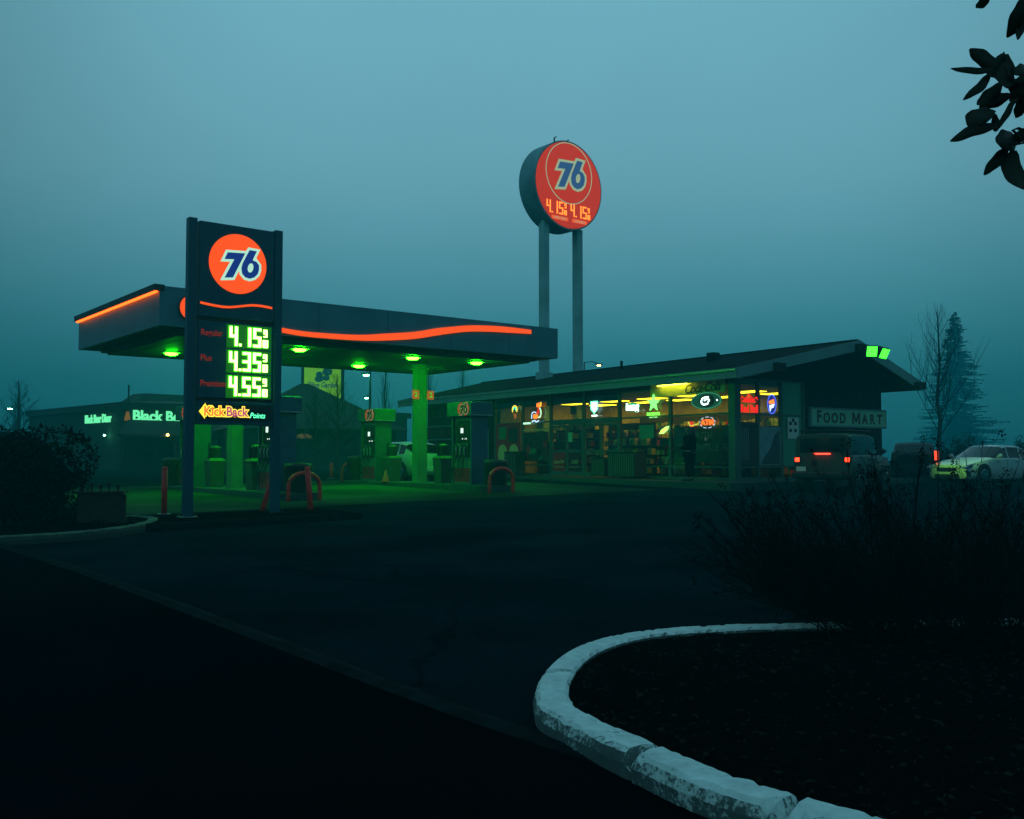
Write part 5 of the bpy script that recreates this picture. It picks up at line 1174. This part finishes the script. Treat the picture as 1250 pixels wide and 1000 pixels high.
# ------------------------------------------------------------------ overhanging leaves, top right
Y_ = 2.3
def lp_(zx, zy, dy=0): return at(1130+zx/4, zy/4, Y_+dy)
tb = thing('leafy_branch', 'glossy dark leaves on a branch hanging in at the top right corner', 'branch', (2.6, 2.5, 0))
b = MB(); off = Vector((2.6, 2.5, 0))
b.tube([Vector((0, .1, 0)), Vector((-.05, .05, 1.2)), Vector((-.1, 0, 1.9)), Vector((-.15, 0, 2.6))], [.05, .045, .035, .02], 8)
trunk = b.build('trunk', M['bark'], tb); b = MB()
E2 = [lp_(480, 440, .05)-off, lp_(350, 640)-off]; T0 = Vector((-.1, 0, 1.9))
b.tube(curve_pts([T0, T0.lerp(E2[0], .5)+Vector((0, 0, .04)), E2[0], lp_(430, 400)-off, lp_(390, 330)-off], 4), .004, 6)
b.tube(curve_pts([E2[0], lp_(420, 520)-off, lp_(375, 600)-off, lp_(345, 635)-off], 4), .0032, 6)
b.tube(curve_pts([T0, lp_(640, 700)-off, lp_(480, 700)-off, lp_(410, 705)-off], 4), .0036, 6)
b.tube(curve_pts([Vector((-.13, 0, 2.3)), lp_(600, -60)-off, lp_(480, -20)-off, lp_(300, -20)-off], 4), .0036, 6)
b.build('twig', M['bark'], tb)
r = random.Random(5)
LV = [((310, -20), (247, 38), 34), ((490, -15), (400, 182), 58), ((500, 90), (450, 192), 30), ((358, 332), (214, 242), 62), ((345, 342), (124, 335), 26), ((390, 262), (400, 430), 88), ((312, 360), (184, 486), 34),
      ((372, 408), (254, 512), 52), ((420, 462), (262, 522), 42), ((335, 560), (195, 565), 84), ((352, 615), (123, 690), 42), ((432, 482), (352, 625), 24), ((345, 690), (440, 680), 84), ((400, 722), (285, 852), 42),
      ((425, 735), (480, 925), 80), ((490, 630), (400, 715), 42), ((430, 360), (490, 325), 50), ((300, 360), (350, 385), 34), ((480, 390), (420, 460), 70), ((500, 440), (410, 490), 60), ((470, 470), (442, 575), 50), ((500, 380), (440, 390), 30), ((380, 255), (400, 300), 22), ((485, 215), (520, 235), 20), ((330, 560), (350, 640), 40), ((400, 480), (330, 470), 30)]
for (a, c, w) in LV:
    A, C_ = lp_(a[0], a[1], r.uniform(-.03, .03))-off, lp_(c[0], c[1], r.uniform(-.03, .05))-off; ax = C_-A; side = ax.cross(Vector((0, 1, 0))).normalized(); W2 = 1.38*w/4/FPX*Y_/2; n = 9; v = []
    bend = Vector((0, 1, 0))*ax.length*r.uniform(-.12, .12)+side*ax.length*r.uniform(-.07, .07)
    for i in range(n+1):
        f = i/n; wd = W2*(sin(pi*min(1, f*.93+.04))**.62)*(1 if f < .9 else .75); c0 = A+ax*f+bend*sin(pi*f)+Vector((0, 0, 0)); wav = .08*W2*sin(f*13+a[0])
        v += [c0-side*(wd+wav), c0+Vector((0, .004, 0))*1, c0+side*(wd-wav)]
    f_ = []
    for i in range(n): f_ += [(3*i, 3*i+1, 3*i+4, 3*i+3), (3*i+1, 3*i+2, 3*i+5, 3*i+4)]
    o = MB().add(v, f_).build('leaf', M['leafbig'], tb, smooth=True); sm = o.modifiers.new('s', 'SOLIDIFY'); sm.thickness = .0006

# ------------------------------------------------------------------ haze: even fog over the whole place
hz = MB().box(-225, 225, -50, 225, -1.2, 19).build('haze', bpy.data.materials.new('haze'))
tag(hz, 'even grey teal fog lying over the whole station at dusk', 'haze', kind='stuff')
m = hz.data.materials[0]; m.use_nodes = True; t = m.node_tree; t.nodes.clear(); o = t.nodes.new('ShaderNodeOutputMaterial'); pv = t.nodes.new('ShaderNodeVolumePrincipled')
pv.inputs['Density'].default_value = .0038; pv.inputs['Color'].default_value = (.01, .62, .70, 1); pv.inputs['Anisotropy'].default_value = .35
t.links.new(pv.outputs[0], o.inputs['Volume'])
